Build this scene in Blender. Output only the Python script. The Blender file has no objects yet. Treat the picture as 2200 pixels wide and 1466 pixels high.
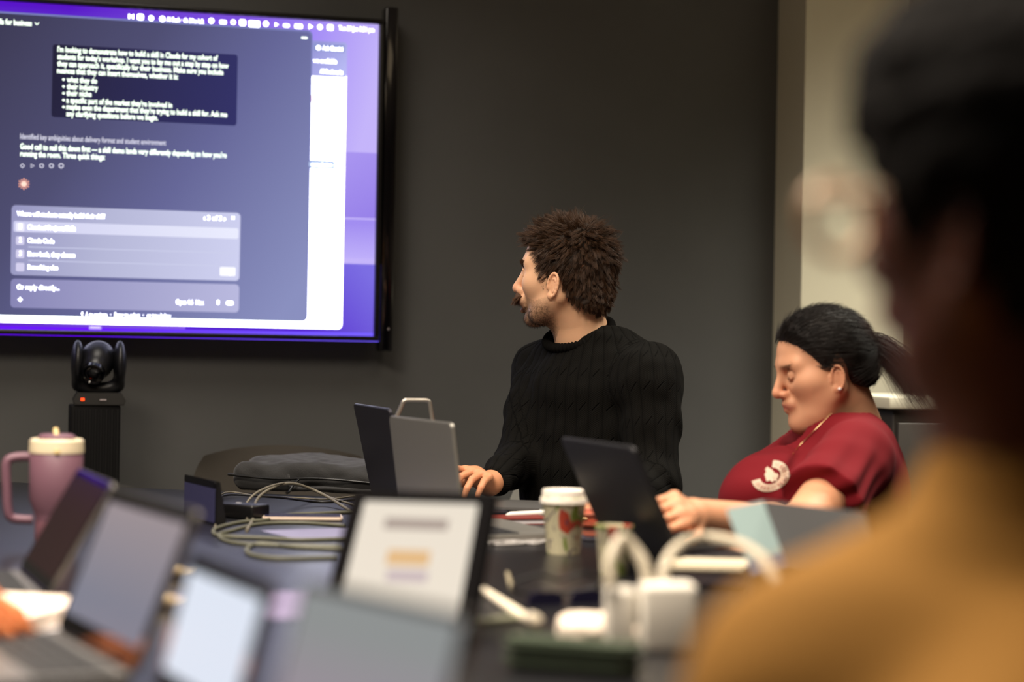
import bpy, bmesh, math, random
import numpy as np
from mathutils import Vector, Matrix
rnd = random.Random(7); rng = np.random.default_rng(7)
PI = math.pi
SC = bpy.context.scene; COL = SC.collection

# ---------------------------------------------------------------- camera
FPX = 70/36*2200
ROLL = math.atan(.018); PITCH = math.atan(12/FPX); TZ = .74; CZ = TZ+.335
FW = np.array([0, math.cos(PITCH), math.sin(PITCH)]); U0 = np.array([0, -math.sin(PITCH), math.cos(PITCH)]); R0 = np.array([1., 0, 0])
RT = math.cos(ROLL)*R0+math.sin(ROLL)*U0; UP = -math.sin(ROLL)*R0+math.cos(ROLL)*U0
CAM = np.array([0, 0, CZ])
cd = bpy.data.cameras.new('camera'); cam = bpy.data.objects.new('camera', cd); COL.objects.link(cam)
cam.matrix_world = Matrix(((RT[0], UP[0], -FW[0], 0), (RT[1], UP[1], -FW[1], 0), (RT[2], UP[2], -FW[2], CZ), (0, 0, 0, 1)))
cd.lens = 70; cd.sensor_width = 36; cd.clip_start = .05; cd.clip_end = 60
cd.dof.use_dof = True; cd.dof.focus_distance = 4.24; cd.dof.aperture_fstop = 2.0; cd.dof.aperture_blades = 0
SC.camera = cam

# ---------------------------------------------------------------- world, lights, exposure
w = bpy.data.worlds.new('world'); SC.world = w; w.use_nodes = True
w.node_tree.nodes['Background'].inputs[0].default_value = (.9, .85, .8, 1); w.node_tree.nodes['Background'].inputs[1].default_value = .05
SC.view_settings.view_transform = 'Standard'; SC.view_settings.look = 'None'; SC.view_settings.gamma = 1
SC.view_settings.use_curve_mapping = False; SC.view_settings.exposure = 0
CEIL = 2.75
LAMPS = [(-.25, 1.85, 54, 135, (1, .87, .72)), (.55, 3.1, 14, 125, (1, .87, .72)), (-1.25, 2.2, 62, 145, (1, .88, .74)), (1.55, 4.35, 42, 98, (1, .95, .82)), (-.75, 3.95, 14, 130, (1, .93, .84))]  # last two panels are added, unseen, to brighten the pillar and back wall
def area(name, loc, sx, sy, power, col, spread):
    l = bpy.data.lights.new(name, 'AREA'); l.shape = 'RECTANGLE'; l.size = sx; l.size_y = sy
    l.energy = power; l.color = col; l.spread = math.radians(spread)
    o = bpy.data.objects.new(name, l); o.location = loc; COL.objects.link(o); return o
for i, (x, y, p, sp, c) in enumerate(LAMPS):
    area('panel_light_glow', (x, y, CEIL-.045), .8, .8, p, c, sp)

# ---------------------------------------------------------------- helpers
def at(px, py, D):
    d = FW+RT*(px-1100)/FPX-UP*(py-733)/FPX
    return CAM+d*D/d[1]
def onz(px, py, z=TZ):
    d = FW+RT*(px-1100)/FPX-UP*(py-733)/FPX
    return CAM+d*(z-CZ)/d[2]
def lin(c):
    return tuple(((v/255)/12.92 if v/255 <= .04045 else ((v/255+.055)/1.055)**2.4) for v in c)
def A3(*a): return np.array(a, float)
MATS = {}
def mat(name, rgb=(200, 200, 200), rough=.5, metal=0, spec=.5, bump=0, bscale=200, var=0, vscale=8, emit=None, es=1, sss=0, sheen=0, vcol=False, coat=0):
    if name in MATS: return MATS[name]
    m = bpy.data.materials.new(name); m.use_nodes = True; nt = m.node_tree; N = nt.nodes; L = nt.links
    b = N['Principled BSDF']; c = (*lin(rgb), 1)
    b.inputs['Base Color'].default_value = c; b.inputs['Roughness'].default_value = rough; b.inputs['Metallic'].default_value = metal
    b.inputs['Specular IOR Level'].default_value = spec; b.inputs['Coat Weight'].default_value = coat
    tc = N.new('ShaderNodeTexCoord')
    if sss: b.inputs['Subsurface Weight'].default_value = sss; b.inputs['Subsurface Scale'].default_value = .01; b.inputs['Subsurface Radius'].default_value = (1, .35, .2)
    if sheen: b.inputs['Sheen Weight'].default_value = sheen; b.inputs['Sheen Roughness'].default_value = .6
    src = None
    if vcol:
        a = N.new('ShaderNodeAttribute'); a.attribute_name = 'Col'; src = a.outputs['Color']
    if var:
        n = N.new('ShaderNodeTexNoise'); n.inputs['Scale'].default_value = vscale; n.inputs['Detail'].default_value = 5; L.new(tc.outputs['Object'], n.inputs['Vector'])
        mr = N.new('ShaderNodeMapRange'); mr.inputs['From Min'].default_value = .3; mr.inputs['From Max'].default_value = .7; mr.inputs['To Min'].default_value = 1-var; mr.inputs['To Max'].default_value = 1+var
        L.new(n.outputs['Fac'], mr.inputs['Value'])
        mx = N.new('ShaderNodeMix'); mx.data_type = 'RGBA'; mx.blend_type = 'MULTIPLY'; mx.inputs[0].default_value = 1; mx.inputs[6].default_value = c
        if src: L.new(src, mx.inputs[6])
        L.new(mr.outputs['Result'], mx.inputs[7]); src = mx.outputs[2]
    if src: L.new(src, b.inputs['Base Color'])
    if bump:
        n = N.new('ShaderNodeTexNoise'); n.inputs['Scale'].default_value = bscale; n.inputs['Detail'].default_value = 3; L.new(tc.outputs['Object'], n.inputs['Vector'])
        bp = N.new('ShaderNodeBump'); bp.inputs['Strength'].default_value = bump; bp.inputs['Distance'].default_value = .004
        L.new(n.outputs['Fac'], bp.inputs['Height']); L.new(bp.outputs['Normal'], b.inputs['Normal'])
    if emit is not None:
        b.inputs['Emission Color'].default_value = (*lin(emit), 1); b.inputs['Emission Strength'].default_value = es
        b.inputs['Specular IOR Level'].default_value = .15
        b.inputs['Base Color'].default_value = (.01, .01, .012, 1)
    MATS[name] = m; return m
def put(o, label=None, cat=None, group=None, kind=None):
    if label: o['label'] = label
    if cat: o['category'] = cat
    if group: o['group'] = group
    if kind: o['kind'] = kind
    return o
def link(name, me, parent=None, loc=None, rot=None):
    o = bpy.data.objects.new(name, me); COL.objects.link(o)
    if parent: o.parent = parent
    if loc is not None: o.location = loc
    if rot is not None: o.rotation_euler = rot
    return o
def empty(name, loc=(0, 0, 0), rz=0, parent=None, rot=None):
    o = bpy.data.objects.new(name, None); COL.objects.link(o); o.location = loc; o.rotation_euler = rot if rot else (0, 0, rz)
    o.empty_display_size = .05
    if parent: o.parent = parent
    return o
class MB:
    "collects shapes into one mesh; material index per face"
    def __init__(s): s.v = []; s.f = []; s.m = []; s.sm = []
    def add(s, v, f, mi=0, smooth=False):
        n = len(s.v); s.v += [tuple(map(float, p)) for p in v]; s.f += [tuple(n+i for i in q) for q in f]; s.m += [mi]*len(f); s.sm += [smooth]*len(f); return s
    def bm(s, bm, mi=0, M=None, smooth=False):
        if M is not None: bmesh.ops.transform(bm, matrix=M, verts=bm.verts)
        bm.verts.ensure_lookup_table(); bm.verts.index_update()
        s.add([v.co for v in bm.verts], [[v.index for v in f.verts] for f in bm.faces], mi, smooth); bm.free(); return s
    def box(s, c, d, bev=0, mi=0, M=None, seg=2, rz=0):
        bm = bmesh.new(); bmesh.ops.create_cube(bm, size=1)
        bmesh.ops.scale(bm, vec=d, verts=bm.verts)
        if bev: bmesh.ops.bevel(bm, geom=bm.edges[:], offset=bev, segments=seg, affect='EDGES', profile=.5)
        T = Matrix.Translation(c)@Matrix.Rotation(rz, 4, 'Z')
        return s.bm(bm, mi, (M@T) if M is not None else T, bool(bev))
    def slab(s, w, h, t, r, c=(0, 0, 0), mi=0, M=None, n=6, bev=0):
        "rounded rectangle in XY, thickness t in Z"
        pts = []
        for cx, cy, a0 in ((w/2-r, h/2-r, 0), (-w/2+r, h/2-r, 90), (-w/2+r, -h/2+r, 180), (w/2-r, -h/2+r, 270)):
            for i in range(n+1):
                a = math.radians(a0+90*i/n); pts.append((cx+r*math.cos(a), cy+r*math.sin(a)))
        return s.prism(pts, t, c, mi, M, bev)
    def prism(s, pts, t, c=(0, 0, 0), mi=0, M=None, bev=0):
        bm = bmesh.new(); vs = [bm.verts.new((p[0], p[1], -t/2)) for p in pts]; f = bm.faces.new(vs)
        g = bmesh.ops.extrude_face_region(bm, geom=[f]); bmesh.ops.translate(bm, vec=(0, 0, t), verts=[e for e in g['geom'] if isinstance(e, bmesh.types.BMVert)])
        bmesh.ops.recalc_face_normals(bm, faces=bm.faces)
        if bev:
            ed = [e for e in bm.edges if abs(e.verts[0].co.z-e.verts[1].co.z) < 1e-6]
            bmesh.ops.bevel(bm, geom=ed, offset=bev, segments=2, affect='EDGES')
        T = Matrix.Translation(c)
        return s.bm(bm, mi, (M@T) if M is not None else T)
    def lathe(s, prof, c=(0, 0, 0), mi=0, n=40, M=None):
        v = []; f = []; k = len(prof)
        for i in range(n):
            a = 2*PI*i/n
            for r, z in prof: v.append(Vector((r*math.cos(a), r*math.sin(a), z)))
        for i in range(n):
            j = (i+1) % n
            for q in range(k-1): f.append((i*k+q, j*k+q, j*k+q+1, i*k+q+1))
        T = Matrix.Translation(c); T = M@T if M is not None else T
        return s.add([T@p for p in v], f, mi, True)
    def tube(s, pts, r, n=10, mi=0, closed=False, cap=True, rib=None):
        P = np.array(pts, float); m = len(P); rr = r if hasattr(r, '__len__') else [r]*m
        T = np.roll(P, -1, 0)-np.roll(P, 1, 0)
        if not closed: T[0] = P[1]-P[0]; T[-1] = P[-1]-P[-2]
        T /= np.linalg.norm(T, axis=1)[:, None]+1e-12
        u = np.cross(T[0], (0, 0, 1)); 
        if np.linalg.norm(u) < 1e-3: u = np.cross(T[0], (1, 0, 0))
        v = []; f = []
        for i in range(m):
            u = u-T[i]*(u@T[i]); u /= np.linalg.norm(u); wv = np.cross(T[i], u)
            for j in range(n):
                a = 2*PI*j/n; v.append(P[i]+(u*math.cos(a)+wv*math.sin(a))*rr[i])
        for i in range(m if closed else m-1):
            i2 = (i+1) % m
            for j in range(n): f.append((i*n+j, i*n+(j+1) % n, i2*n+(j+1) % n, i2*n+j))
        if cap and not closed: f.append(tuple(range(n))[::-1]); f.append(tuple(range((m-1)*n, m*n)))
        return s.add(v, f, mi, True)
    def build(s, name, mats, parent=None, loc=None, rot=None):
        me = bpy.data.meshes.new(name); me.from_pydata(s.v, [], s.f)
        if not isinstance(mats, (list, tuple)): mats = [mats]
        for m in mats: me.materials.append(m)
        me.polygons.foreach_set('material_index', s.m); me.polygons.foreach_set('use_smooth', s.sm); me.update()
        try: me.set_sharp_from_angle(angle=math.radians(50))
        except Exception: pass
        return link(name, me, parent, loc, rot)
def spline(pts, n=8, closed=False):
    P = [np.array(p, float) for p in pts]; out = []; m = len(P)
    for i in range(m if closed else m-1):
        g = (lambda k: P[k % m]) if closed else (lambda k: P[min(max(k, 0), m-1)])
        a, b, c, d = g(i-1), g(i), g(i+1), g(i+2)
        for j in range(n):
            t = j/n; out.append(.5*((2*b)+(-a+c)*t+(2*a-5*b+4*c-d)*t*t+(-a+3*b-3*c+d)*t**3))
    if not closed: out.append(P[-1])
    return out
def frame(fwd, up=(0, 0, 1)):
    "rows: forward, left, up"
    f = np.array(fwd, float); f /= np.linalg.norm(f); l = np.cross(up, f); l /= np.linalg.norm(l); return np.array([f, l, np.cross(f, l)])

# ---------------------------------------------------------------- smooth solids
def prim(p, P):
    k = p[0]
    if k == 'c':
        a, b, ra, rb = map(np.asarray, p[1:5]); ba = b-a; pa = P-a; h = np.clip(pa@ba/(ba@ba+1e-12), 0, 1)
        return np.linalg.norm(pa-h[:, None]*ba, axis=1)-(ra+(rb-ra)*h)
    if k == 'e':
        c, r, R = p[1:4]; q = P-np.asarray(c)
        if R is not None: q = q@np.asarray(R).T
        r = np.asarray(r, float); k0 = np.linalg.norm(q/r, axis=1); k1 = np.linalg.norm(q/(r*r), axis=1)
        return k0*(k0-1)/(k1+1e-9)
    if k == 'b':
        c, hs, rr, R = p[1:5]; q = P-np.asarray(c)
        if R is not None: q = q@np.asarray(R).T
        q = np.abs(q)-(np.asarray(hs)-rr)
        return np.linalg.norm(np.maximum(q, 0), axis=1)+np.minimum(q.max(1), 0)-rr
    if k == 'g': return ev(p[1], P)
    if k == 'f': return p[1](P)
def ev(prims, P):
    d = None
    for p in prims:
        x = prim(p, P); k = p[-1]
        if d is None: d = x; continue
        if k < 0:
            k = -k; h = np.clip(.5-.5*(d+x)/k, 0, 1); d = d*(1-h)-x*h+k*h*(1-h)
        elif k == 0: d = np.minimum(d, x)
        else:
            h = np.clip(.5+.5*(x-d)/k, 0, 1); d = x*(1-h)+d*h-k*h*(1-h)
    return d
def nets(fn, lo, hi, h):
    lo = np.array(lo, float); n = np.ceil((np.array(hi)-lo)/h).astype(int)+1; n = ((n+3)//4)*4
    def grid(m, st): return np.stack(np.meshgrid(*[lo[i]+st*np.arange(m[i]) for i in range(3)], indexing='ij'), -1).reshape(-1, 3)
    m = n//4
    off = 1.5*h
    C = np.stack(np.meshgrid(*[lo[i]+off+4*h*np.arange(m[i]) for i in range(3)], indexing='ij'), -1).reshape(-1, 3)
    cv = fn(C).reshape(m)
    V = np.repeat(np.repeat(np.repeat(cv, 4, 0), 4, 1), 4, 2).astype(np.float32)
    near = np.abs(V) < 4*h*1.3
    ii = np.argwhere(near)
    out = np.empty(len(ii))
    for s in range(0, len(ii), 400000): out[s:s+400000] = fn(lo+h*ii[s:s+400000])
    V[near] = out
    S = V < 0
    nx, ny, nz = V.shape
    cs = [(a, b, c) for a in (0, 1) for b in (0, 1) for c in (0, 1)]
    sub = lambda A, o: A[o[0]:nx-1+o[0], o[1]:ny-1+o[1], o[2]:nz-1+o[2]]
    cnt = sum(sub(S, o).astype(np.int8) for o in cs); act = (cnt > 0) & (cnt < 8)
    cells = np.argwhere(act); idx = -np.ones(act.shape, int); idx[act] = np.arange(len(cells))
    acc = np.zeros((len(cells), 3)); num = np.zeros(len(cells))
    for ax in range(3):
        for o in cs:
            if o[ax]: continue
            o2 = list(o); o2[ax] = 1
            a = V[tuple((cells+np.array(o)).T)]; b = V[tuple((cells+np.array(o2)).T)]
            cr = (a < 0) != (b < 0); t = np.where(cr, a/(a-b+1e-20), 0)
            p = np.tile(np.array(o, float), (len(cells), 1)); p[:, ax] += t
            acc += p*cr[:, None]; num += cr
    vert = lo+h*(cells+acc/num[:, None])
    F = []
    for ax in range(3):
        b, c = (ax+1) % 3, (ax+2) % 3
        sl0 = [slice(None)]*3; sl1 = [slice(None)]*3; sl0[ax] = slice(0, -1); sl1[ax] = slice(1, None)
        s0 = S[tuple(sl0)]; s1 = S[tuple(sl1)]
        e = np.argwhere(s0 != s1); ok = (e[:, b] > 0) & (e[:, c] > 0) & (e[:, b] < V.shape[b]-1) & (e[:, c] < V.shape[c]-1); e = e[ok]
        ub = np.zeros(3, int); ub[b] = 1; uc = np.zeros(3, int); uc[c] = 1
        q = [idx[tuple(x.T)] for x in (e-ub-uc, e-uc, e, e-ub)]
        q = np.stack(q, 1); fl = s1[tuple(e.T)]
        q[fl] = q[fl][:, ::-1]; F.append(q)
    F = np.concatenate(F); F = F[(F >= 0).all(1)]
    return vert, F
def grad(fn, P, e=.0015):
    g = np.stack([fn(P+np.eye(3)[i]*e)-fn(P-np.eye(3)[i]*e) for i in range(3)], 1)
    return g/(np.linalg.norm(g, axis=1)[:, None]+1e-9)
def npmesh(name, V, F, m, parent=None, org=None, attrs=None, cols=None):
    org = np.zeros(3) if org is None else np.asarray(org)
    me = bpy.data.meshes.new(name); me.from_pydata((V-org).tolist(), [], F.tolist()); me.materials.append(m)
    me.polygons.foreach_set('use_smooth', [True]*len(me.polygons))
    if cols is not None:
        a = me.color_attributes.new('Col', 'FLOAT_COLOR', 'POINT'); a.data.foreach_set('color', np.concatenate([cols, np.ones((len(cols), 1))], 1).astype(np.float32).ravel())
    for k, x in (attrs or {}).items():
        a = me.attributes.new(k, 'FLOAT', 'POINT'); a.data.foreach_set('value', x.astype(np.float32))
    me.update()
    return link(name, me, parent, None if parent else org)
def join(parts):
    V = []; F = []; n = 0
    for v, f in parts: V.append(v); F.append(f+n); n += len(v)
    return np.concatenate(V), np.concatenate(F)
def wr(P, sc, s=0):
    q = P*sc+s
    return (np.sin(q[:, 0]+1.7*np.sin(q[:, 1]*.8+q[:, 2]*.5))*np.sin(q[:, 1]*1.1+1.3*np.sin(q[:, 2]*.9))+np.sin(q[:, 2]*1.2+1.5*np.sin(q[:, 0]*.7+q[:, 1])))*.5

def head_prims(o):
    "x forward, y left, z up, eyes at z=0; 1 unit = 1 m"
    fat = o.get('fat', 0)
    p = [('e', (-.004, 0, .030), (.100, .078, .087), None, 0), ('e', (.030, 0, -.025), (.062, .062+fat, .080), None, .03),
         ('e', (.022, 0, -.068), (.056, .056+fat, .040), None, .02), ('e', (.073, 0, -.099), (.021, .022, .018), None, .022)]
    for s in (1, -1):
        p += [('e', (.056, .043*s, -.024), (.026, .020+fat, .022), None, .03), ('c', (.088, .012*s, .021), (.070, .048*s, .020), .010, .010, .018)]
        p += [('c', (.000, .060*s, -.050), (.050, .036*s, -.090), .016+fat, .015+fat, .022)]
        p += [('e', (.100, .033*s, -.003), (.020, .018, .014), None, -.016)]
    p += [('c', (.094, 0, .006), (.114, 0, -.030), .0085, .0100, .012), ('e', (.1135, 0, -.036), (.0115, .0105, .0090), None, .008)]
    for s in (1, -1): p += [('e', (.1015, .0125*s, -.039), (.011, .0070, .0075), None, .006), ('e', (.106, .0065*s, -.047), (.005, .0032, .004), None, -.003)]
    if fat:
        for s in (1, -1): p += [('c', (.040, .046*s, -.030), (.046, .036*s, -.082), .024, .022, .03)]
    op = o.get('open', 0)
    p += [('e', (.092, 0, -.062), (.016, .026, .016), None, .014)]
    for s in (1, -1): p += [('c', (.1045, .003*s, -.0605), (.092, .023*s, -.0645), .0048, .0025, .004)]
    p += [('c', (.102-.25*op, 0, -.0715-op), (.089-.2*op, .021*1, -.068-op*.5), .0055, .0028, .004), ('c', (.102-.25*op, 0, -.0715-op), (.089-.2*op, -.021, -.068-op*.5), .0055, .0028, .004)]
    if op: p += [('e', (.100, 0, -.0668-op*.45), (.014, .014, .0016+op*.35), None, -.003)]
    # eyes
    for s in (1, -1):
        p += [('e', (.0790, .032*s, -.001), (.0135, .0140, .0125), None, .002)]
        if o.get('closed'): p += [('c', (.0915, .024*s, -.008), (.0885, .042*s, -.007), .0022, .0022, .002)]
        else: p += [('c', (.0905, .022*s, .006), (.0865, .044*s, .005), .0028, .0026, .002), ('c', (.0900, .024*s, -.009), (.0865, .042*s, -.008), .0020, .0020, .002)]
    # ears: recessed plate, rolled rim, lobe
    for s in (1, -1):
        Re = np.array([[.93, -.32*s, .18], [.33*s, .94, 0], [-.17, .06*s, .98]]); Re = np.array([unit(Re[0]), unit(Re[1]-Re[0]*(Re[1]@Re[0])), unit(np.cross(unit(Re[0]), Re[1])*s)]) if False else Re
        c0 = np.array([.000, .079*s, -.026])
        g = [('e', c0, (.0145, .0045, .0250), Re, 0), ('e', c0+Re.T@np.array([.004, .0015*s, -.024]), (.0075, .0048, .0085), None, .004)]
        ring = [c0+Re.T@np.array([.0135*math.cos(a), .0048*s, .0255*math.sin(a)]) for a in np.linspace(math.radians(-15), math.radians(250), 14)]
        for a, b in zip(ring[:-1], ring[1:]): g.append(('c', a, b, .0030, .0030, .0015))
        ring = [c0+Re.T@np.array([-.001+.0070*math.cos(a), .0042*s, -.001+.0150*math.sin(a)]) for a in np.linspace(math.radians(60), math.radians(240), 8)]
        for a, b in zip(ring[:-1], ring[1:]): g.append(('c', a, b, .0020, .0020, .0015))
        g.append(('c', c0+Re.T@np.array([.0125, .0030*s, -.004]), c0+Re.T@np.array([.0125, .0036*s, -.011]), .0032, .0028, .002))
        p += [('g', g, .0035)]
    return p
def curve(x, xs, ys): return np.interp(x, xs, ys)
def strands(name, roots, dirs, lens, rad, m, parent, org, seg=4, curl=.25, drop=.0, clump=None, tipw=.15):
    n = len(roots); P = roots.copy(); d = dirs.copy(); V = []; rr = []
    if clump is not None:
        ids = rng.integers(0, n, clump); dd = ((roots[:, None, :]-roots[ids][None])**2).sum(-1) if n*clump < 6e6 else None
        if dd is None:
            near = np.concatenate([((roots[a:a+2000, None, :]-roots[ids][None])**2).sum(-1).argmin(1) for a in range(0, n, 2000)])
        else: near = dd.argmin(1)
        cj = rng.normal(size=(clump, 3)); tip = roots[ids]+(dirs[ids]+cj*curl)*lens[ids][:, None]
        tgt = tip[near]+rng.normal(size=(n, 3))*.0016
    for i in range(seg+1):
        t = i/seg; q = P+dirs*(lens*t)[:, None]
        if clump is not None: q = q*(1-t**1.4)+(q*.25+tgt*.75)*t**1.4
        q = q+np.array([0, 0, -1])*(drop*lens*t*t)[:, None]; V.append(q); rr.append(rad*(1-t*(1-tipw)))
    V = np.stack(V, 1)
    a = np.cross(dirs, rng.normal(size=(n, 3))); a /= np.linalg.norm(a, axis=1)[:, None]+1e-9; b = np.cross(dirs, a); b /= np.linalg.norm(b, axis=1)[:, None]+1e-9
    W = []
    for j in range(3):
        an = 2*PI*j/3; W.append(V+(a*math.cos(an)+b*math.sin(an))[:, None, :]*np.array(rr)[None, :, None])
    W = np.stack(W, 2).reshape(-1, 3)
    base = (np.arange(n)*(seg+1)*3)[:, None]; F = []
    for i in range(seg):
        for j in range(3): F.append(base+np.array([[i*3+j, i*3+(j+1) % 3, (i+1)*3+(j+1) % 3, (i+1)*3+j]]))
    F = np.concatenate(F)
    return npmesh(name, W, F, m, parent, org) if m else (W, F)
def unit(v): return v/(np.linalg.norm(v, axis=-1, keepdims=True)+1e-9)

def hand(wr_, fd, bk, side, curls, spread=.10, s=1.0, thumb=(.5, .3), r=1.0):
    "wrist, finger direction, back-of-hand normal, side=+1 when the thumb is at cross(bk,fd)"
    w0 = np.array(wr_, float); f = unit(np.array(fd, float)); b = np.array(bk, float); b = unit(b-f*(b@f)); t = np.cross(b, f)*side
    L = [(.072, .045, .026, .022, .028), (.076, .050, .030, .024, .009), (.071, .046, .028, .023, -.011), (.062, .036, .021, .020, -.029)]
    palm = [('c', w0, w0+(f*.05+t*.010)*s, .022*s, .022*s, 0)]
    for i in range(4): palm.append(('c', w0+(f*.012+t*L[i][4]*.45)*s, w0+(f*(L[i][0]+.002)+t*L[i][4])*s, .013*s, .0105*s, .014*s))
    fing = []
    for i, (k, l1, l2, l3, off) in enumerate(L):
        p = w0+(f*k+t*off)*s; a = curls[i]; d = unit(f+t*spread*(1.2-i*.9))
        for j, (l, rad) in enumerate(((l1, .0090), (l2, .0082), (l3, .0072))):
            a1 = a*(1, 1.0, .7)[j]; ang = sum(a*(1, 1.0, .7)[q] for q in range(j+1))
            dd = unit(d*math.cos(ang)-b*math.sin(ang)); q = p+dd*l*s
            fing.append(('c', p, q, rad*s*r, rad*.92*s*r, 0 if j == 0 else .002)); p = q
    g = []
    for i in range(4): g.append(('g', fing[3*i:3*i+3], 0))
    th = []; p = w0+(f*.018+t*.020)*s
    d1 = unit(f*.75+t*.8-b*thumb[1]); q = p+d1*.040*s; th.append(('c', p, q, .014*s, .0115*s, 0))
    d2 = unit(f*.95+t*(.55-thumb[0])-b*(thumb[1]+.1)); q2 = q+d2*.032*s; th.append(('c', q, q2, .0108*s, .0095*s, .004)); q3 = q2+unit(d2*.9+f*.3-t*.2)*.026*s; th.append(('c', q2, q3, .0098*s, .008*s, .003))
    return ('g', palm+[('g', g, .006*s), ('g', th, .010*s)], .012)
SKIN = lin((214, 160, 124))
def skin_cols(Pl, o, P):
    "vertex colours of a head in head coordinates: lips, stubble, brows"
    base = np.array(o.get('skin', SKIN)); c = np.tile(base, (len(Pl), 1)); x, y, z = Pl.T
    red = np.exp(-(((x-.115)/.02)**2+((z+.036)/.016)**2))*.45+np.exp(-(((x-.06)/.03)**2+((np.abs(y)-.05)/.02)**2+((z+.035)/.022)**2))*.10+((np.abs(y) > .080) & (x < .03))*.22
    c *= 1-red[:, None]*np.array([.0, .30, .34])
    op = o.get('open', 0)
    lip = np.exp(-(((z+.066+op*.5)/(.0072+op*.6))**4+(y/.024)**4))*(x > .088)
    c = c*(1-.75*lip[:, None])+np.array(lin((176, 92, 84)))*.75*lip[:, None]
    if 'stubble' in o:
        b = (z < curve(x, [-.01, .02, .05, .08, .12], [-.045, -.050, -.060, -.052, -.050])) & (z > -.150) & (x > curve(z, [-.16, -.12, -.09, -.04], [.03, .005, -.0, -.005]))
        n = .45+.5*np.random.default_rng(3).random(len(P))
        edge = np.clip((-.046-z)/.03, 0, 1)*np.clip((x-.0)/.02, 0, 1)
        w_ = b*n*edge*o['stubble']; c = c*(1-w_[:, None])+np.array(lin((62, 44, 30)))*w_[:, None]
    return c
# ================================================================ the setting
WD = unit(A3(.905, .256, 0)); WN = A3(WD[1], -WD[0], 0)       # along the screen wall, and out of it towards the room
TV0 = A3(-.363, 5.186, 0)                                      # foot of the display's lower right screen corner
def wp(t, d=0, z=0): return TV0+WD*t+WN*d+A3(0, 0, z)
WB = -.075                                                     # wall face behind the display
def wallmat(name, rgb, fine=True):
    m = mat(name, rgb, .85, spec=.25, var=.13, vscale=1.4); nt = m.node_tree; N = nt.nodes; L = nt.links
    tc = N.new('ShaderNodeTexCoord'); mp = N.new('ShaderNodeMapping'); mp.inputs['Rotation'].default_value = (0, 0, -math.atan2(WD[1], WD[0])); L.new(tc.outputs['Object'], mp.inputs[0])
    wv = N.new('ShaderNodeTexWave'); wv.inputs['Scale'].default_value = 130; wv.inputs['Distortion'].default_value = 1.5; L.new(mp.outputs[0], wv.inputs['Vector'])
    bp = N.new('ShaderNodeBump'); bp.inputs['Strength'].default_value = .35; bp.inputs['Distance'].default_value = .002; L.new(wv.outputs['Fac'], bp.inputs['Height']); L.new(bp.outputs['Normal'], N['Principled BSDF'].inputs['Normal'])
    return m
M_wall = wallmat('dark_fabric_wall', (93, 93, 92))
M_cream = mat('cream_paint', (214, 208, 186), .75, var=.03, vscale=2)
M_floor = mat('carpet', (58, 54, 52), .95, bump=.6, bscale=300, var=.2, vscale=30)
M_ceil = mat('ceiling_paint', (205, 200, 190), .9)
def quadwall(name, a, b, z0, z1, th, m):
    a = A3(*a[:2], 0); b = A3(*b[:2], 0); d = unit(b-a); n = A3(-d[1], d[0], 0)*th; mb = MB()
    v = [a+A3(0, 0, z0), b+A3(0, 0, z0), b+n+A3(0, 0, z0), a+n+A3(0, 0, z0), a+A3(0, 0, z1), b+A3(0, 0, z1), b+n+A3(0, 0, z1), a+n+A3(0, 0, z1)]
    mb.add(v, [(0, 1, 5, 4), (1, 2, 6, 5), (2, 3, 7, 6), (3, 0, 4, 7), (4, 5, 6, 7), (3, 2, 1, 0)])
    return put(mb.build(name, m), kind='structure')
# the dark wall ends where the pillar starts
TP = 1.157
wl = wp(-2.6, WB); wr0 = wp(TP, WB)
quadwall('wall_back', wl, wr0, 0, 2.8, .12, M_wall)
PD = .187
c0 = wp(TP, WB); c1 = wp(TP, WB+PD); c2 = wp(TP+.31, WB+PD); c3 = wp(TP+.31, WB-.12)
mb = MB(); pv = [c0-WN*.12, c1, c2, c3]
mb.add([A3(p[0], p[1], 0) for p in pv]+[A3(p[0], p[1], 2.8) for p in pv], [(0, 1, 5, 4), (1, 2, 6, 5), (2, 3, 7, 6), (3, 0, 4, 7), (4, 5, 6, 7)])
bm = bmesh.new(); put(mb.build('wall_pillar', M_cream), kind='structure')
rw0 = wp(TP+.31, WB-.05); rw1 = wp(TP+2.3, WB-.05)
quadwall('wall_right_back', rw0, rw1, 0, 2.8, .12, mat('taupe_paint', (176, 158, 132), .8))
quadwall('wall_right', rw1, (rw1[0]+.1, -1.6), 0, 2.8, .12, mat('dim_paint', (170, 160, 146), .8))
quadwall('wall_left', (wl[0], -1.6), wl, 0, 2.8, .12, mat('dim_paint', (170, 160, 146), .8))
quadwall('wall_front', (rw1[0]+.1, -1.6), (wl[0], -1.6), 0, 2.8, .12, mat('dim_paint', (170, 160, 146), .8))
mb = MB(); mb.box((.2, 2, -.05), (9, 9, .1)); put(mb.build('floor', M_floor), kind='structure')
mb = MB(); mb.box((.2, 2, CEIL+.05), (9, 9, .1)); put(mb.build('ceiling', M_ceil), kind='structure')
for i, (x, y, p, sp, c) in enumerate(LAMPS):
    r = empty('ceiling_light', (x, y, CEIL)); put(r, ('square ceiling panel light over the near half of the table', 'square ceiling panel light over the far right of the table', 'square ceiling panel light at the left of the room', 'added ceiling panel light in front of the cream pillar, to brighten it', 'added ceiling panel light nearest the wall display, brightening wall and pillar')[i], 'light', 'ceiling panel lights')
    f = MB(); 
    for sx, sy, cx, cy in ((.9, .04, 0, .43), (.9, .04, 0, -.43), (.04, .82, .43, 0), (.04, .82, -.43, 0)): f.box((cx, cy, -.02), (sx, sy, .04), .003)
    f.build('frame', mat('white_plastic', (228, 224, 216), .45), r)
    f = MB(); f.box((0, 0, -.022), (.82, .82, .006)); f.build('diffuser', mat('diffuser', (255, 230, 190), emit=(255, 226, 184), es=1.2), r)

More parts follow.
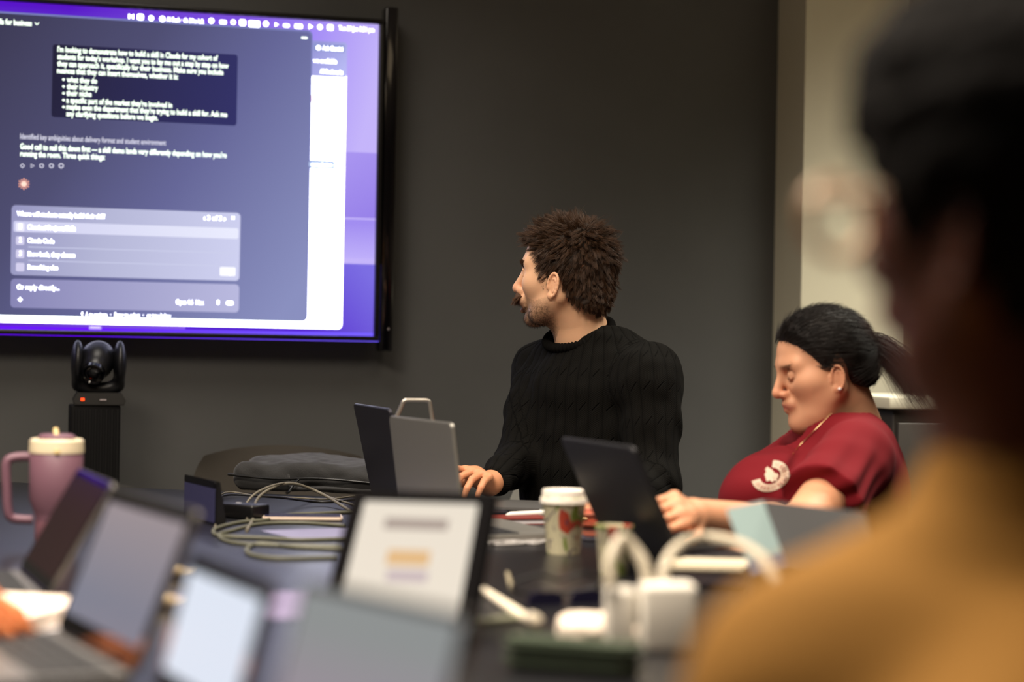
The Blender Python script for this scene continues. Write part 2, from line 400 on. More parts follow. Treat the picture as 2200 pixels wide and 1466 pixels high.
# ================================================================ wall display with its picture
SW, SH = 1.44, .812
RTV = Matrix(((WD[0], 0, WN[0], 0), (WD[1], 0, WN[1], 0), (0, 1, 0, 0), (0, 0, 0, 1)))      # local x along wall, y up, z out
tvc = wp(-SW/2, 0, 1.907-SH/2)
tv = empty('wall_display', tvc); tv.matrix_world = Matrix.Translation(tvc)@RTV
put(tv, 'large wall-mounted display showing a chat window and purple desktop', 'screen')
RTVn = np.array(RTV.to_3x3())
def sp(px, py):
    "photo pixel -> point on the display face in its own metres (x right, y up)"
    d = FW+RT*(px-1100)/FPX-UP*(py-733)/FPX; t = ((tvc-CAM)@WN)/(d@WN); q = (CAM+d*t-tvc)@RTVn
    return q[0], q[1]
M_blk = mat('black_plastic', (14, 13, 14), .35)
mb = MB(); bz = .012
for c, d in (((0, SH/2+bz/2, 0), (SW+2*bz, bz, .05)), ((0, -SH/2-bz/2, 0), (SW+2*bz, bz, .05)), ((SW/2+bz/2, 0, 0), (bz, SH, .05)), ((-SW/2-bz/2, 0, 0), (bz, SH, .05)), ((0, 0, -.02), (SW, SH, .03))):
    mb.box(c, d, .002)
mb.build('frame', M_blk, tv)
M_side = mat('black_gloss_rail', (10, 9, 12), .12, coat=.5)
for sx in (1, -1):
    mb = MB(); mb.box((sx*(SW/2+bz+.021), .004, -.012), (.034, SH+.085, .055), .004); mb.build('speaker_bar', M_side, tv)
mb = MB(); mb.slab(.004, .006, .002, .0015, (SW/2+bz+.026, -SH/2+.020, .016)); mb.build('indicator', mat('grey_mark', (150, 140, 140), .4), tv)
def emis(name, rgb, es=1, rgb2=None, a=None, b=None, third=None):
    "screen colour; optional second colour blended from a to b along display coordinates"
    m = mat(name, emit=rgb, es=es)
    if rgb2 is not None:
        nt = m.node_tree; N = nt.nodes; L = nt.links; tc = N.new('ShaderNodeTexCoord'); dp = N.new('ShaderNodeVectorMath'); dp.operation = 'DOT_PRODUCT'
        ab = np.array(b, float)-np.array(a, float); s = 1/(ab@ab); dp.inputs[1].default_value = (ab[0]*s, ab[1]*s, 0); L.new(tc.outputs['Object'], dp.inputs[0])
        ad = N.new('ShaderNodeMath'); ad.operation = 'SUBTRACT'; ad.inputs[1].default_value = float(np.array(a)@ab*s); ad.use_clamp = True; L.new(dp.outputs['Value'], ad.inputs[0])
        cr = N.new('ShaderNodeValToRGB'); e = cr.color_ramp.elements; e[0].color = (*lin(rgb), 1); e[1].color = (*lin(rgb2), 1)
        for pos, cc in (third or []): q = e.new(pos); q.color = (*lin(cc), 1)
        L.new(ad.outputs[0], cr.inputs[0]); L.new(cr.outputs[0], N['Principled BSDF'].inputs['Emission Color'])
    return m
def emis_z(name, rgb, rgb2, z0, z1, es=1):
    m = emis(name, rgb, es, rgb2, (0, 0), (1, 0)); N = m.node_tree.nodes
    for n in N:
        if n.type == 'VECT_MATH': n.inputs[1].default_value = (0, 0, 1/(z1-z0))
        if n.type == 'MATH': n.inputs[1].default_value = z0/(z1-z0)
    return m
scr = MB(); smats = []
def sm(m):
    if m not in smats: smats.append(m)
    return smats.index(m)
def rrect(x0, y0, x1, y1, r, lev, m, nn=6):
    x0, x1 = sorted((x0, x1)); y0, y1 = sorted((y0, y1)); pts = []
    for cx, cy, a0 in ((x1-r, y1-r, 0), (x0+r, y1-r, 90), (x0+r, y0+r, 180), (x1-r, y0+r, 270)):
        for i in range(nn+1): a = math.radians(a0+90*i/nn); pts.append((cx+r*math.cos(a), cy+r*math.sin(a), lev))
    scr.add(pts, [tuple(range(len(pts)))], sm(m))
def prr(x0, y0, x1, y1, r, lev, m): a = sp(x0, y0); b = sp(x1, y1); rrect(a[0], a[1], b[0], b[1], r, lev, m)
Z0 = .006
wall_m = emis('wallpaper', (88, 20, 200), 1, (196, 180, 250), sp(150, 30), sp(800, 200), [(.55, (128, 84, 225)), (.75, (160, 135, 245))])
rrect(-SW/2, -SH/2, SW/2, SH/2, .0005, Z0, wall_m)
# wallpaper's lower bands
prr(400, 557, 812, 730, .0005, Z0+.0004, emis('wallpaper_low', (80, 20, 205), 1, (122, 108, 226), sp(650, 720), sp(800, 600)))
prr(700, 325, 812, 470, .0005, Z0+.0002, emis('wallpaper_hill', (168, 148, 240), 1, (150, 128, 232), sp(740, 330), sp(800, 470)))
prr(700, 470, 812, 557, .0005, Z0+.0003, emis('wallpaper_mist', (160, 140, 240), 1, (190, 174, 250), sp(740, 480), sp(740, 556)))
prr(-120, 698, 812, 735, .0005, Z0+.0006, emis('wallpaper_foot', (86, 0, 210), 1.5, (100, 80, 225), sp(200, 710), sp(800, 715)))
M_w = emis('screen_white', (236, 238, 255), 4.5)
RX = sp(741, 300)[0]
a = sp(741, 92); b = sp(741, 708)
rrect(-SW/2+.30, b[1], RX, a[1]-.0, .012, Z0+.001, M_w)
a2 = sp(741, 168)
rrect(RX-.16, a2[1], RX, a[1], .008, Z0+.0014, emis('browser_bar', (150, 150, 215), 1, (186, 188, 246), sp(680, 100), sp(740, 160)))
prr(672, 94, 739, 114, .003, Z0+.0017, emis('browser_tab', (140, 150, 205), 1))
dx = sp(662, 380)[0]; dt = sp(662, 70)[1]; db = sp(656, 690)[1]
rrect(-SW/2+.26, db-.001, dx+.0035, dt+.005, .014, Z0+.002, emis('window_rim', (120, 125, 185), 1))
rrect(-SW/2+.26, db, dx, dt, .012, Z0+.0025, emis('chat_window', (52, 50, 78), 1, (136, 142, 190), sp(-40, 60), sp(680, 560), [(.35, (74, 74, 112)), (.6, (98, 100, 150))]))  # gradient puts the display's glow across the viewing angle into the window colour
rrect(-SW/2+.26, db-.0012, dx-.008, db, .0004, Z0+.0027, emis('chat_window_edge', (120, 150, 120), 1))
prr(113, 96, 507, 271, .007, Z0+.003, emis('message_box', (22, 20, 52), 1, (44, 44, 100), sp(120, 120), sp(505, 240)))
prr(25, 441, 513, 604, .010, Z0+.003, emis('question_card', (150, 150, 192), 1, (206, 208, 240), sp(30, 460), sp(512, 560), [(.4, (180, 182, 214))]))
prr(29, 475, 511, 514, .005, Z0+.0034, emis('highlight_row', (206, 206, 238), 1, (234, 236, 254), sp(30, 480), sp(512, 500)))
for yy in (532, 561): (lambda a_, b_: rrect(a_[0], a_[1], b_[0], a_[1]+.002, .0004, Z0+.0034, emis('row_line', (205, 208, 236), 1)))(sp(60, yy), sp(508, yy+8))
prr(23, 599, 512, 672, .010, Z0+.003, emis('reply_card', (134, 132, 180), 1, (184, 184, 222), sp(30, 620), sp(512, 640)))
for (x, y) in ((43, 488), (43, 517), (43, 545.5), (43, 574)): prr(x-9, y-9, x+9, y+10, .004, Z0+.0037, emis('badge' if y > 500 else 'badge_lit', (212, 208, 238) if y > 500 else (240, 238, 255), 1))
prr(471, 574, 505, 594, .004, Z0+.0037, emis('button', (250, 250, 255), 1.1))
prr(650, 344, 717, 364, .001, Z0+.0019, emis('blue_button', (150, 175, 225), 1)); prr(655, 348, 714, 360, .001, Z0+.0021, emis('blue_button_in', (190, 210, 250), 1))
prr(190, 700, 218, 709, .004, Z0+.003, emis('dock_tab', (176, 140, 255), 1)); prr(193, 702.5, 215, 705.5, .001, Z0+.0034, emis('dock_line', (236, 225, 255), 1.1))
prr(664, 205, 669, 220, .001, Z0+.0019, emis('red_mark', (255, 150, 150), 1))
scr_o = None
def disc(px, py, r, lev, m, n=16, ring=0):
    c = sp(px, py); k = sp(px+1, py)[0]-c[0]; r *= k; P = [(c[0]+r*math.cos(2*PI*i/n), c[1]+r*math.sin(2*PI*i/n), lev) for i in range(n)]
    if ring:
        q = [(c[0]+(r-ring*k)*math.cos(2*PI*i/n), c[1]+(r-ring*k)*math.sin(2*PI*i/n), lev) for i in range(n)]
        scr.add(P+q, [(i, (i+1) % n, n+(i+1) % n, n+i) for i in range(n)], sm(m))
    else: scr.add(P, [tuple(range(n))], sm(m))
M_t = emis('screen_glyph', (240, 255, 236), 1.9); M_ti = emis('screen_glyph_soft', (225, 224, 240), 1.15)
for i in range(5): disc(136, (172, 187, 201.5, 216, 231)[i], 2.6, Z0+.004, M_t)
for x, y, r, k in ((301, 38, 7, 's'), (324, 40.5, 6, 'd'), (348, 42, 6.5, 'd'), (453, 46, 6, 'd'), (478, 48, 7.5, 'w'), (500, 49, 5.5, 'r'), (520, 50, 7, 's'), (545, 51.5, 12, 'w'), (570, 52.5, 6, 'd'), (592, 54, 5.5, 't'), (614, 55.5, 6.5, 'w'), (640, 57, 8.5, 'w'), (665, 58.5, 6.5, 't'), (686, 59.5, 5.5, 'r'), (708, 60.5, 6.5, 's')):
    if k == 's': prr(x-r, y-r, x+r, y+r, .004, Z0+.004, M_w)
    elif k == 'w': prr(x-r, y-r*.55, x+r, y+r*.75, .0035, Z0+.004, M_w)
    elif k == 'r': disc(x, y, r, Z0+.004, M_w, ring=2.4)
    elif k == 't': disc(x, y, r, Z0+.004, M_w, n=3)
    else: disc(x, y, r, Z0+.004, M_w)
for i, x in enumerate((48, 68.5, 89, 110, 131)):
    disc(x, 357, 5.6, Z0+.004, M_ti, n=(4, 3, 5, 6, 14)[i], ring=2)
c = sp(51, 396); k = sp(52, 396)[0]-c[0]; M_or = emis('burst', (255, 176, 150), 1.15)
for i in range(12):
    a = 2*PI*i/12; r = 12.3*k*(1 if i % 2 else .9); wv_ = .11
    scr.add([(c[0], c[1], Z0+.004), (c[0]+r*math.cos(a-wv_), c[1]+r*math.sin(a-wv_), Z0+.004), (c[0]+r*1.06*math.cos(a), c[1]+r*1.06*math.sin(a), Z0+.004), (c[0]+r*math.cos(a+wv_), c[1]+r*math.sin(a+wv_), Z0+.004)], [(0, 1, 2, 3)], sm(M_or))
disc(51, 396, 6, Z0+.0042, emis('burst_core', (255, 214, 196), 1.2))
disc(698, 213.5, 6, Z0+.0019, emis('pale_ring', (226, 232, 246), 1), ring=1.6)
disc(683, 103.5, 5, Z0+.002, M_w)
prr(465, 645, 470, 655, .0025, Z0+.004, M_w); prr(485, 647, 500, 656, .004, Z0+.004, M_w)   # microphone and sound glyphs
for dx_, dy_ in ((5, 1.4), (1.4, 5)): prr(43-dx_, 644-dy_, 43+dx_, 644+dy_, .0008, Z0+.004, M_w)
prr(646, 80, 659, 85, .002, Z0+.004, M_t)
for s_ in (-1, 1):
    p0 = sp(79+4.5*s_, 50); p1 = sp(79, 54.5); tt = .0013
    scr.add([(p0[0], p0[1]+tt, Z0+.004), (p0[0], p0[1]-tt, Z0+.004), (p1[0], p1[1]-tt, Z0+.004), (p1[0], p1[1]+tt, Z0+.004)], [(0, 1, 2, 3)], sm(M_t))
so = scr.build('screen', smats, tv)
# writing on the screen
def textmesh(s, size=1, bold=.0, align='LEFT'):
    cu = bpy.data.curves.new('t', 'FONT'); cu.body = s; cu.size = size; cu.offset = bold; cu.resolution_u = 3; cu.align_x = align
    o = bpy.data.objects.new('t', cu); COL.objects.link(o); dg = bpy.context.evaluated_depsgraph_get(); dg.update()
    me = o.evaluated_get(dg).to_mesh(); V = np.array([v.co[:] for v in me.vertices]); F = [tuple(p.vertices) for p in me.polygons]
    o.evaluated_get(dg).to_mesh_clear(); bpy.data.objects.remove(o); bpy.data.curves.remove(cu); return V, F
tx = MB(); tms = [M_t, M_ti, M_w]
def text(s, x0, x1, yl, yr=None, h=None, mi=0, bold=.026, lev=.0045):
    "line whose x-height centre runs from (x0, yl); fitted to reach x1"
    V, F = textmesh(s, 1, bold); a = sp(x0, yl); b = sp(x1, yr if yr else yl)
    sx = (b[0]-a[0])/(V[:, 0].max()-V[:, 0].min()); sy = h or min(sx*1.0, .0195) if False else (h or .0195)
    V = np.stack([(V[:, 0]-V[:, 0].min())*sx+a[0], (V[:, 1]-.26)*sy+a[1], np.full(len(V), Z0+lev)], 1)
    tx.add(V, F, mi)
for s, x0, x1, y in (("I'm looking to demonstrate how to build a skill in Claude for my cohort of", 123, 467, 108), ("students for today's workshop. I want you to lay me out a step by step on how", 123, 490, 123.5),
        ("they can approach it, specifically for their business. Make sure you include", 122.5, 479, 138.5), ("nuances that they can insert themselves, whether it is:", 122, 382, 153.5),
        ("what they do", 143, 208, 173), ("their industry", 143, 210, 188), ("their niche", 142, 196, 202), ("a specific part of the market they're involved in", 142, 369, 217),
        ("maybe even the department that they're trying to build a skill for. Ask me", 142, 487, 231.5), ("any clarifying questions before we begin.", 142, 339, 246),
        ("Good call to nail this down first \u2014 a skill demo lands very differently depending on how you're", 43, 486, 316.5), ("running the room. Three quick things:", 43, 225, 332),
        ("skills for business", -14, 68, 48)): text(s, x0, x1, y)
text("Identified key ambiguities about delivery format and student environment", 43, 356, 295, mi=1, bold=.01)
for s, x0, x1, y in (("Where will students actually build their skill?", 36, 225, 460.5), ("Claude.ai Projects/Skills", 59, 162, 489.5), ("Claude Code", 59, 116, 518), ("Show both, they choose", 59, 161, 547), ("Something else", 59, 124, 575),
        ("Or reply directly...", 36, 127, 618), ("Opus 4.6  Max", 377, 437, 650), ("\u2039 3 of 3 \u203a", 436, 484, 469.5), ("\u00d7", 496, 503, 470), ("1", 41, 46, 488), ("2", 41, 46, 517), ("3", 41, 46, 546), ("Skip", 479, 498, 584),
        ("\u2191 \u2193 to navigate", 173, 230, 677), ("\u00b7", 236, 238, 677.5), ("Enter to select", 245, 300, 678), ("\u00b7", 306, 308, 678.5), ("or type below", 315, 366, 679)): text(s, x0, x1, y, mi=2, h=.0165)
for s, x0, x1, y in (("M", 275, 287, 37.5), ("AI Sesh \u00b7 6h 39m left", 357, 437, 43.5), ("Tue 20 Jan 3:51 pm", 726, 802, 62), ("Ask Gemini", 691, 735, 105), ("wn available", 671, 722, 131.5), ("All Bookmarks", 686, 735, 155), ("completion", 667, 712, 354)): text(s, x0, x1, y, mi=2, h=.0165)
tx.build('screen_text', tms, tv)

# ================================================================ table
M_tab = mat('table_laminate', (18, 18, 22), .30, spec=.7, bump=.05, bscale=60)
tab = empty('conference_table', (-.5, 2.9, 0)); put(tab, 'large dark glossy conference table covered with laptops and cables', 'table')
poly = [(-1.75, 4.82), (-.10, 4.255), (.06, 4.13), (.34, 4.04), (.35, 3.75), (.43, 3.42), (.64, 2.95), (.74, 2.2), (.80, 1.32), (-.86, 1.10), (-.86, 2.40), (-1.25, 2.95), (-1.95, 3.30), (-2.0, 4.6)]
bm = bmesh.new(); vs = [bm.verts.new((x+.5, y-2.9, TZ-.03)) for x, y in poly[::-1]]; f = bm.faces.new(vs)
g = bmesh.ops.extrude_face_region(bm, geom=[f]); bmesh.ops.translate(bm, vec=(0, 0, .03), verts=[e for e in g['geom'] if isinstance(e, bmesh.types.BMVert)])
bmesh.ops.recalc_face_normals(bm, faces=bm.faces)
bmesh.ops.bevel(bm, geom=[e for e in bm.edges if abs(e.verts[0].co.z-e.verts[1].co.z) > .01], offset=.06, segments=4, affect='EDGES')
bmesh.ops.bevel(bm, geom=[e for e in bm.edges if e.verts[0].co.z > TZ-.001 and e.verts[1].co.z > TZ-.001], offset=.003, segments=2, affect='EDGES')
mb = MB(); mb.bm(bm); mb.build('tabletop', M_tab, tab)
for yy in (-.85, .85):
    mb = MB(); mb.box((.1, yy, .355), (.7, .12, .705), .01); mb.box((.1, yy, .015), (.8, .5, .03), .008); mb.build('leg', M_blk, tab)

# ================================================================ chairs
def chair(loc, rz, label, zt, m, wdt=.46):
    r = empty('office_chair', (loc[0], loc[1], 0), rz); put(r, label, 'chair')
    mb = MB(); hs = min(zt-.50, .52); n = 14; V = []; F = []
    pts = []
    for i in range(n+1):
        for j in range(n+1):
            u = -1+2*i/n; v = -1+2*j/n
            k = max(0, abs(u)**3+abs(v)**3)
            x = u*math.sqrt(1-.5*v*v*abs(v)*.55)*wdt/2; z = v*math.sqrt(1-.5*u*u*.55)*hs/2
            V.append((x, -.22+.07*u*u-.03*v, zt-hs/2/math.sqrt(1)+z))
    for i in range(n):
        for j in range(n): F.append((i*(n+1)+j, (i+1)*(n+1)+j, (i+1)*(n+1)+j+1, i*(n+1)+j+1))
    bmm = bmesh.new(); vv = [bmm.verts.new(p) for p in V]
    for f in F: bmm.faces.new([vv[q] for q in f])
    g = bmesh.ops.solidify(bmm, geom=bmm.faces[:], thickness=.035); bmesh.ops.recalc_face_normals(bmm, faces=bmm.faces)
    mb.bm(bmm, 0, None, True); mb.build('backrest', m, r)
    mb = MB(); mb.slab(.48, .46, .07, .12, (0, .02, .44), bev=.02); mb.build('seat', m, r)
    mb = MB(); mb.tube([(0, -.20, .44), (0, -.26, .47), (0, -.255, zt-hs*.55)], .018); mb.build('back_support', M_blk, r)
    mb = MB(); mb.tube([(0, 0, .06), (0, 0, .41)], .025); mb.build('gas_column', M_blk, r)
    for k in range(5):
        a = 2*PI*k/5; mb = MB(); mb.tube([(0, 0, .09), (.16*math.cos(a), .16*math.sin(a), .075), (.29*math.cos(a), .29*math.sin(a), .06)], [.025, .02, .014]); mb.lathe([(0, 0), (.022, .002), (.027, .025), (.022, .048), (0, .05)], (.29*math.cos(a), .29*math.sin(a), 0), n=14); mb.build('leg', M_blk, r)
    return r
M_ch = mat('grey_chair_shell', (190, 188, 180), .6); M_chd = mat('dark_chair_shell', (98, 92, 84), .8)
chair((.13, 4.54), math.radians(158), 'grey round-backed chair behind the man in the black jumper', .785, M_ch, .42)
chair((-.52, 4.80), PI+math.radians(15), 'empty dark grey chair behind the black bag at the far table edge', .815, M_chd)
chair((.72, 3.80), math.radians(90), 'black high-backed chair under the woman in the maroon shirt', .98, mat('black_mesh', (26, 24, 23), .8), .48)

# cabinet behind the woman
cb = empty('credenza', (1.22, 5.03, 0), math.atan2(WD[1], WD[0])); put(cb, 'dark low cabinet with pale top beside the cream pillar', 'cabinet')
mb = MB(); mb.box((0, 0, .47), (.74, .36, .94), .004); mb.build('body', mat('dark_cabinet', (44, 38, 32), .6), cb)
mb = MB(); mb.box((0, 0, .957), (.78, .40, .03), .004); mb.build('top', M_cream, cb)
for sx in (-.185, .185):
    mb = MB(); mb.box((sx, -.188, .48), (.355, .016, .86), .003); d = mb.build('door', mat('dark_cabinet', (44, 38, 32), .6), cb)
    mb = MB(); mb.box((sx*.25, -.205, .6), (.012, .018, .14), .003); mb.build('handle', mat('steel', (170, 168, 162), .3, 1), d)

# column under the display with the conference camera on it
CX = at(203, 870, 4.82)
col = empty('camera_column', (CX[0], CX[1], 0), math.atan2(WD[1], WD[0])); put(col, 'black ribbed column under the conference camera', 'stand')
mb = MB(); hz = CX[2]; mb.box((0, 0, hz/2), (.118, .09, hz), .004)
for i in range(9): mb.box((-.052+.013*i, -.047, hz/2), (.006, .006, hz-.02), .001)
mb.build('post', mat('black_column', (9, 8, 8), .8, spec=.2), col)
mb = MB(); mb.box((0, 0, .012), (.2, .2, .024), .004); mb.build('foot', M_blk, col)
pz = empty('conference_camera', (CX[0], CX[1], hz)); pz.rotation_euler = (0, 0, math.radians(14)); put(pz, 'black pan-tilt conference camera with red light below the display', 'camera')
M_pz = mat('camera_plastic', (12, 12, 16), .4)
mb = MB(); bmm = bmesh.new(); 
pr = [(-.058, 0), (.058, 0), (.062, .012), (.052, .030), (-.052, .030), (-.062, .012)]
mb.prism(pr, .10, (0, 0, 0), 0, Matrix(((1, 0, 0, .010), (0, 0, -1, 0), (0, 1, 0, 0), (0, 0, 0, 1))), .002); mb.build('base', mat('camera_base', (30, 28, 25), .5), pz)
mb = MB(); mb.box((-.030, -.0515, .014), (.009, .003, .007), .001); mb.build('red_light', mat('led_red', emit=(255, 70, 20), es=2.2), pz)
mb = MB(); mb.box((.018, -.0512, .013), (.016, .002, .004), .0006); mb.build('mark', mat('grey_mark', (150, 140, 140), .4), pz)
Rz = None
for s in (1, -1):
    V, F = nets(lambda P: ev([('e', (s*.050+.008, 0, .100), (.016, .046, .056), None, 0), ('c', (s*.045+.008, 0, .045), (.008, 0, .036), .014, .018, .02)], P), (-.08, -.06, .02), (.09, .06, .17), .0035)
    npmesh('yoke_arm', V, F, M_pz, pz)
dirc = unit(A3(-.15, -.80, -.42)); Fm = frame(dirc)
V, F = nets(lambda P: ev([('c', A3(.004, 0, .105)-dirc*.022, A3(.004, 0, .105)+dirc*.035, .040, .033, 0), ('e', A3(.004, 0, .105), (.040, .046, .044), None, .01)], P), (-.09, -.09, .03), (.09, .09, .18), .0035)
npmesh('camera_head', V, F, M_pz, pz)
mb = MB(); Q = Matrix.Translation(A3(.004, 0, .105)+dirc*.066)@Vector(dirc).to_track_quat('Z', 'Y').to_matrix().to_4x4()
mb.lathe([(0, .000), (.014, .001), (.019, -.003), (.024, .003), (.027, .002), (.028, -.01)], mi=0, M=Q); mb.build('lens', mat('lens_glass', (6, 6, 10), .05, coat=1), pz)
# ================================================================ laptops
M_sil = mat('silver_aluminium', (168, 166, 160), .36, .75); M_dk = mat('dark_aluminium', (44, 42, 50), .42, .5); M_spg = mat('space_grey', (120, 118, 116), .4, .6)
M_key = mat('key_black', (24, 24, 26), .55); M_bez = mat('bezel_black', (10, 10, 12), .10)
def laptop(label, x, y, yaw, tilt, w_, l_, body, screen, keys=True, bez=.008, content=None, name='laptop', z=TZ):
    r = empty(name, (x, y, z), math.radians(yaw)); put(r, label, 'laptop')
    d = l_*1.0; th = .012
    mb = MB(); mb.slab(w_, d, th, .010, (0, -d/2-.002, th/2+.0015), bev=.002)
    for sx in (-1, 1):
        for sy in (.12, .88): mb.box((sx*w_*.42, -d*sy, .001), (.02, .006, .002))
    mb.build('base', body, r)
    if keys:
        mb = MB(); mb.box((0, -d*.33, th+.0017), (w_*.88, d*.46, .0006), mi=0)
        for ro in range(5):
            for c in range(13): mb.box((-w_*.40+w_*.80*c/12, -d*(.14+.095*ro), th+.0028), (w_*.055, d*.075, .0018), .0004, mi=0, seg=1)
        mb.build('keyboard', M_key, r)
        mb = MB(); mb.slab(w_*.38, d*.28, .0005, .004, (0, -d*.79, th+.0018)); mb.build('trackpad', body, r)
    a = math.radians(tilt)
    L = Matrix.Translation((0, 0, th+.003))@Matrix.Rotation(-a, 4, 'X')      # lid frame: x right, z up the lid, -y towards the user
    lid = empty('lid', parent=r); lid.matrix_local = L
    S = Matrix(((1, 0, 0, 0), (0, 0, -1, 0), (0, 1, 0, 0), (0, 0, 0, 1)))
    mb = MB(); mb.slab(w_, l_, .006, .010, (0, l_/2, -.001), 0, S, bev=.0015); o = mb.build('lid_shell', body, lid)
    mb = MB(); mb.slab(w_-.004, l_-.004, .0006, .008, (0, l_/2, .0023), 0, S); mb.build('bezel', M_bez, lid)
    mb = MB(); mb.slab(w_-2*bez-.004, l_-2.2*bez-.010, .0004, .003, (0, l_/2+.003, .0028), 0, S); mb.build('screen', screen, lid)
    if content:
        for nm, m, x0, z0, x1, z1 in content:
            mb = MB(); mb.slab(abs(x1-x0)*w_, abs(z1-z0)*l_, .0003, .002, ((x0+x1)/2*w_, (z0+z1)/2*l_, .0032), 0, S); mb.build(nm, m, lid)
    mb = MB(); mb.tube([(-w_*.42, 0, th+.001), (w_*.42, 0, th+.001)], .0045, 10); mb.build('hinge', M_blk, r)
    # flatten: lid shell is the lid itself
    o.name = 'lid_shell'
    return r
E_off = mat('screen_off', (12, 12, 16), .08)
LT = dict(
 a=laptop('open laptop at far left with a rose reflection painted into its dark screen, nearly edge-on', -.623, 2.62, -69.6, 29.6, .299, .160, M_spg, mat('screen_off_rose_reflection', (34, 22, 24), .3, spec=.25)),  # pink tumbler's reflection is put into the screen's base colour
 b=laptop('laptop with a dull grey-blue screen and its keyboard at the lower left corner', -.425, 2.054, -63.3, 21.2, .311, .165, M_spg, emis_z('screen_grey_blue', (120, 122, 138), (150, 138, 142), .05, .15), bez=.012),
 c=laptop('laptop with a bright pale blue-white screen in the lower left foreground', -.269, 1.710, -65.6, 14.9, .248, .129, M_dk, mat('screen_pale_blue', emit=(220, 228, 242), es=1), bez=.012),
 d=laptop('blurred laptop in the very front with a plain grey-lavender screen', -.118, 1.367, -54, 15, .218, .150, M_spg, emis_z('screen_grey_lavender', (150, 138, 150), (138, 142, 142), .06, .12), bez=.004,
          content=[('purple_reflection', mat('screen_purple_reflection', emit=(118, 100, 150), es=1), .12, .34, .40, .56)]),  # reflection on this screen is painted in as lavender glow and purple patch
 e=laptop('silver laptop seen from behind, in front of the seated man', -.133, 3.504, 113.4, 8.1, .308, .192, M_sil, mat('screen_lit', emit=(120, 120, 130), es=.6)),
 f=laptop('thin dark laptop seen from behind, left of the silver laptop', -.231, 3.949, 107.2, 12.9, .309, .203, M_dk, mat('screen_lit', emit=(120, 120, 130), es=.6)),
 h=laptop('black laptop held by the woman in the maroon shirt', .212, 3.02, 109.4, 26, .292, .200, mat('black_aluminium', (30, 29, 33), .5, .3), mat('screen_lit', emit=(120, 120, 130), es=.6)))

# tablet on a stand in the middle
tb = empty('tablet', (-.126, 2.202, TZ), math.radians(-7.9)); put(tb, 'black-framed tablet on a stand showing a white document, in the middle foreground', 'tablet')
tl = math.radians(50); Lm = Matrix.Translation((0, 0, .004))@Matrix.Rotation(-tl, 4, 'X'); S = Matrix(((1, 0, 0, 0), (0, 0, -1, 0), (0, 1, 0, 0), (0, 0, 0, 1)))
for nm, ww, hh, tt, yy, m, r_ in (('case', .178, .244, .012, -.006, mat('case_matt', (9, 8, 8), .9, spec=0), .012), ('glass', .170, .236, .001, .0008, mat('glass_matt', (9, 8, 9), .8, spec=.02), .010)):
    mb = MB(); mb.slab(ww, hh, tt, r_, (0, .122, yy), 0, Lm@S, bev=.0004 if tt < .005 else .002); mb.build(nm, m, tb)
def tpart(nm, m, x0, z0, x1, z1, lev): mb = MB(); mb.slab(x1-x0, z1-z0, .0002, .002, ((x0+x1)/2, (z0+z1)/2, lev), 0, Lm@S); return mb.build(nm, m, tb)
tpart('page', emis('page_cream', (216, 206, 190), 1), -.070, .016, .067, .221, .0015)
tpart('heading_bar', emis('page_bar', (140, 124, 116), 1), -.040, .176, .036, .194, .0018)
tpart('picture', emis('page_picture', (206, 160, 96), 1), -.028, .118, .022, .142, .0018)
tpart('caption', emis('page_caption', (176, 158, 164), 1), -.024, .092, .024, .110, .0018)
mb = MB(); mb.tube([(0, .185, .004), (0, .115, .078)], .004); mb.tube([(-.05, .185, .004), (.05, .185, .004)], .004); mb.build('stand', M_blk, tb)

# conference touch panel
tp = empty('touch_panel', (-.575, 3.70, TZ), math.radians(-64.1)); put(tp, 'small dark upright touch panel at the left of the tangled cables', 'panel')
mb = MB(); mb.prism([(0, 0), (.022, 0), (.008, .079), (0, .081)], .20, (0, 0, 0), 0, Matrix(((0, 0, 1, 0), (1, 0, 0, 0), (0, 1, 0, 0), (0, 0, 0, 1))), .002); mb.build('housing', M_blk, tp)
mb = MB(); mb.slab(.19, .062, .001, .003, (0, .036, .0008), 0, S); mb.build('screen', mat('panel_glass', (56, 56, 92), .4), tp)
mb = MB(); mb.slab(.19, .012, .0012, .002, (0, .0735, .0008), 0, S); mb.build('top_strip', M_bez, tp)

# ================================================================ drinks
def latheobj(nm, prof, m, parent, c=(0, 0, 0), n=48): mb = MB(); mb.lathe(prof, c, 0, n); return mb.build(nm, m, parent)
P0 = onz(118, 1172)
tm = empty('tumbler', tuple(P0), math.radians(8)); put(tm, 'large dusty pink handled tumbler with a cream lid and straw', 'tumbler')
M_pk = mat('pink_powder_coat', (112, 78, 92), .5, var=.03); M_crm = mat('cream_lid', (232, 216, 184), .35)
R_ = .042
latheobj('body', [(0, .001), (.029, .001), (.031, .004), (.032, .045), (.0345, .055), (R_, .075), (R_+.0005, .150), (R_-.003, .153), (0, .153)], M_pk, tm)
latheobj('base', [(0, 0), (.0318, 0), (.0322, .004), (.0326, .040), (0, .040)], mat('pink_base', (120, 80, 92), .4), tm)
latheobj('lid', [(0, .150), (R_+.0015, .150), (R_+.002, .154), (R_+.001, .170), (R_-.003, .1725), (R_-.006, .171), (0, .171)], M_crm, tm)
latheobj('lid_insert', [(0, .168), (.030, .168), (.030, .1765), (.024, .180), (0, .181)], M_pk, tm)
mb = MB(); mb.tube(spline([(-.040, 0, .143), (-.068, -.004, .141), (-.0785, -.006, .130), (-.077, -.006, .090), (-.074, -.005, .055), (-.066, -.003, .043), (-.036, 0, .041)], 8), .0075, 12); mb.build('handle', M_pk, tm)
mb = MB(); mb.tube([(.004, -.026, .150), (.003, -.024, .170), (-.002, -.004, .188)], .0042, 10); mb.lathe([(0, 0), (.006, .001), (.006, .006), (0, .007)], (.004, -.040, .150), n=14); mb.build('straw', mat('straw_gold', (222, 196, 140), .3), tm)
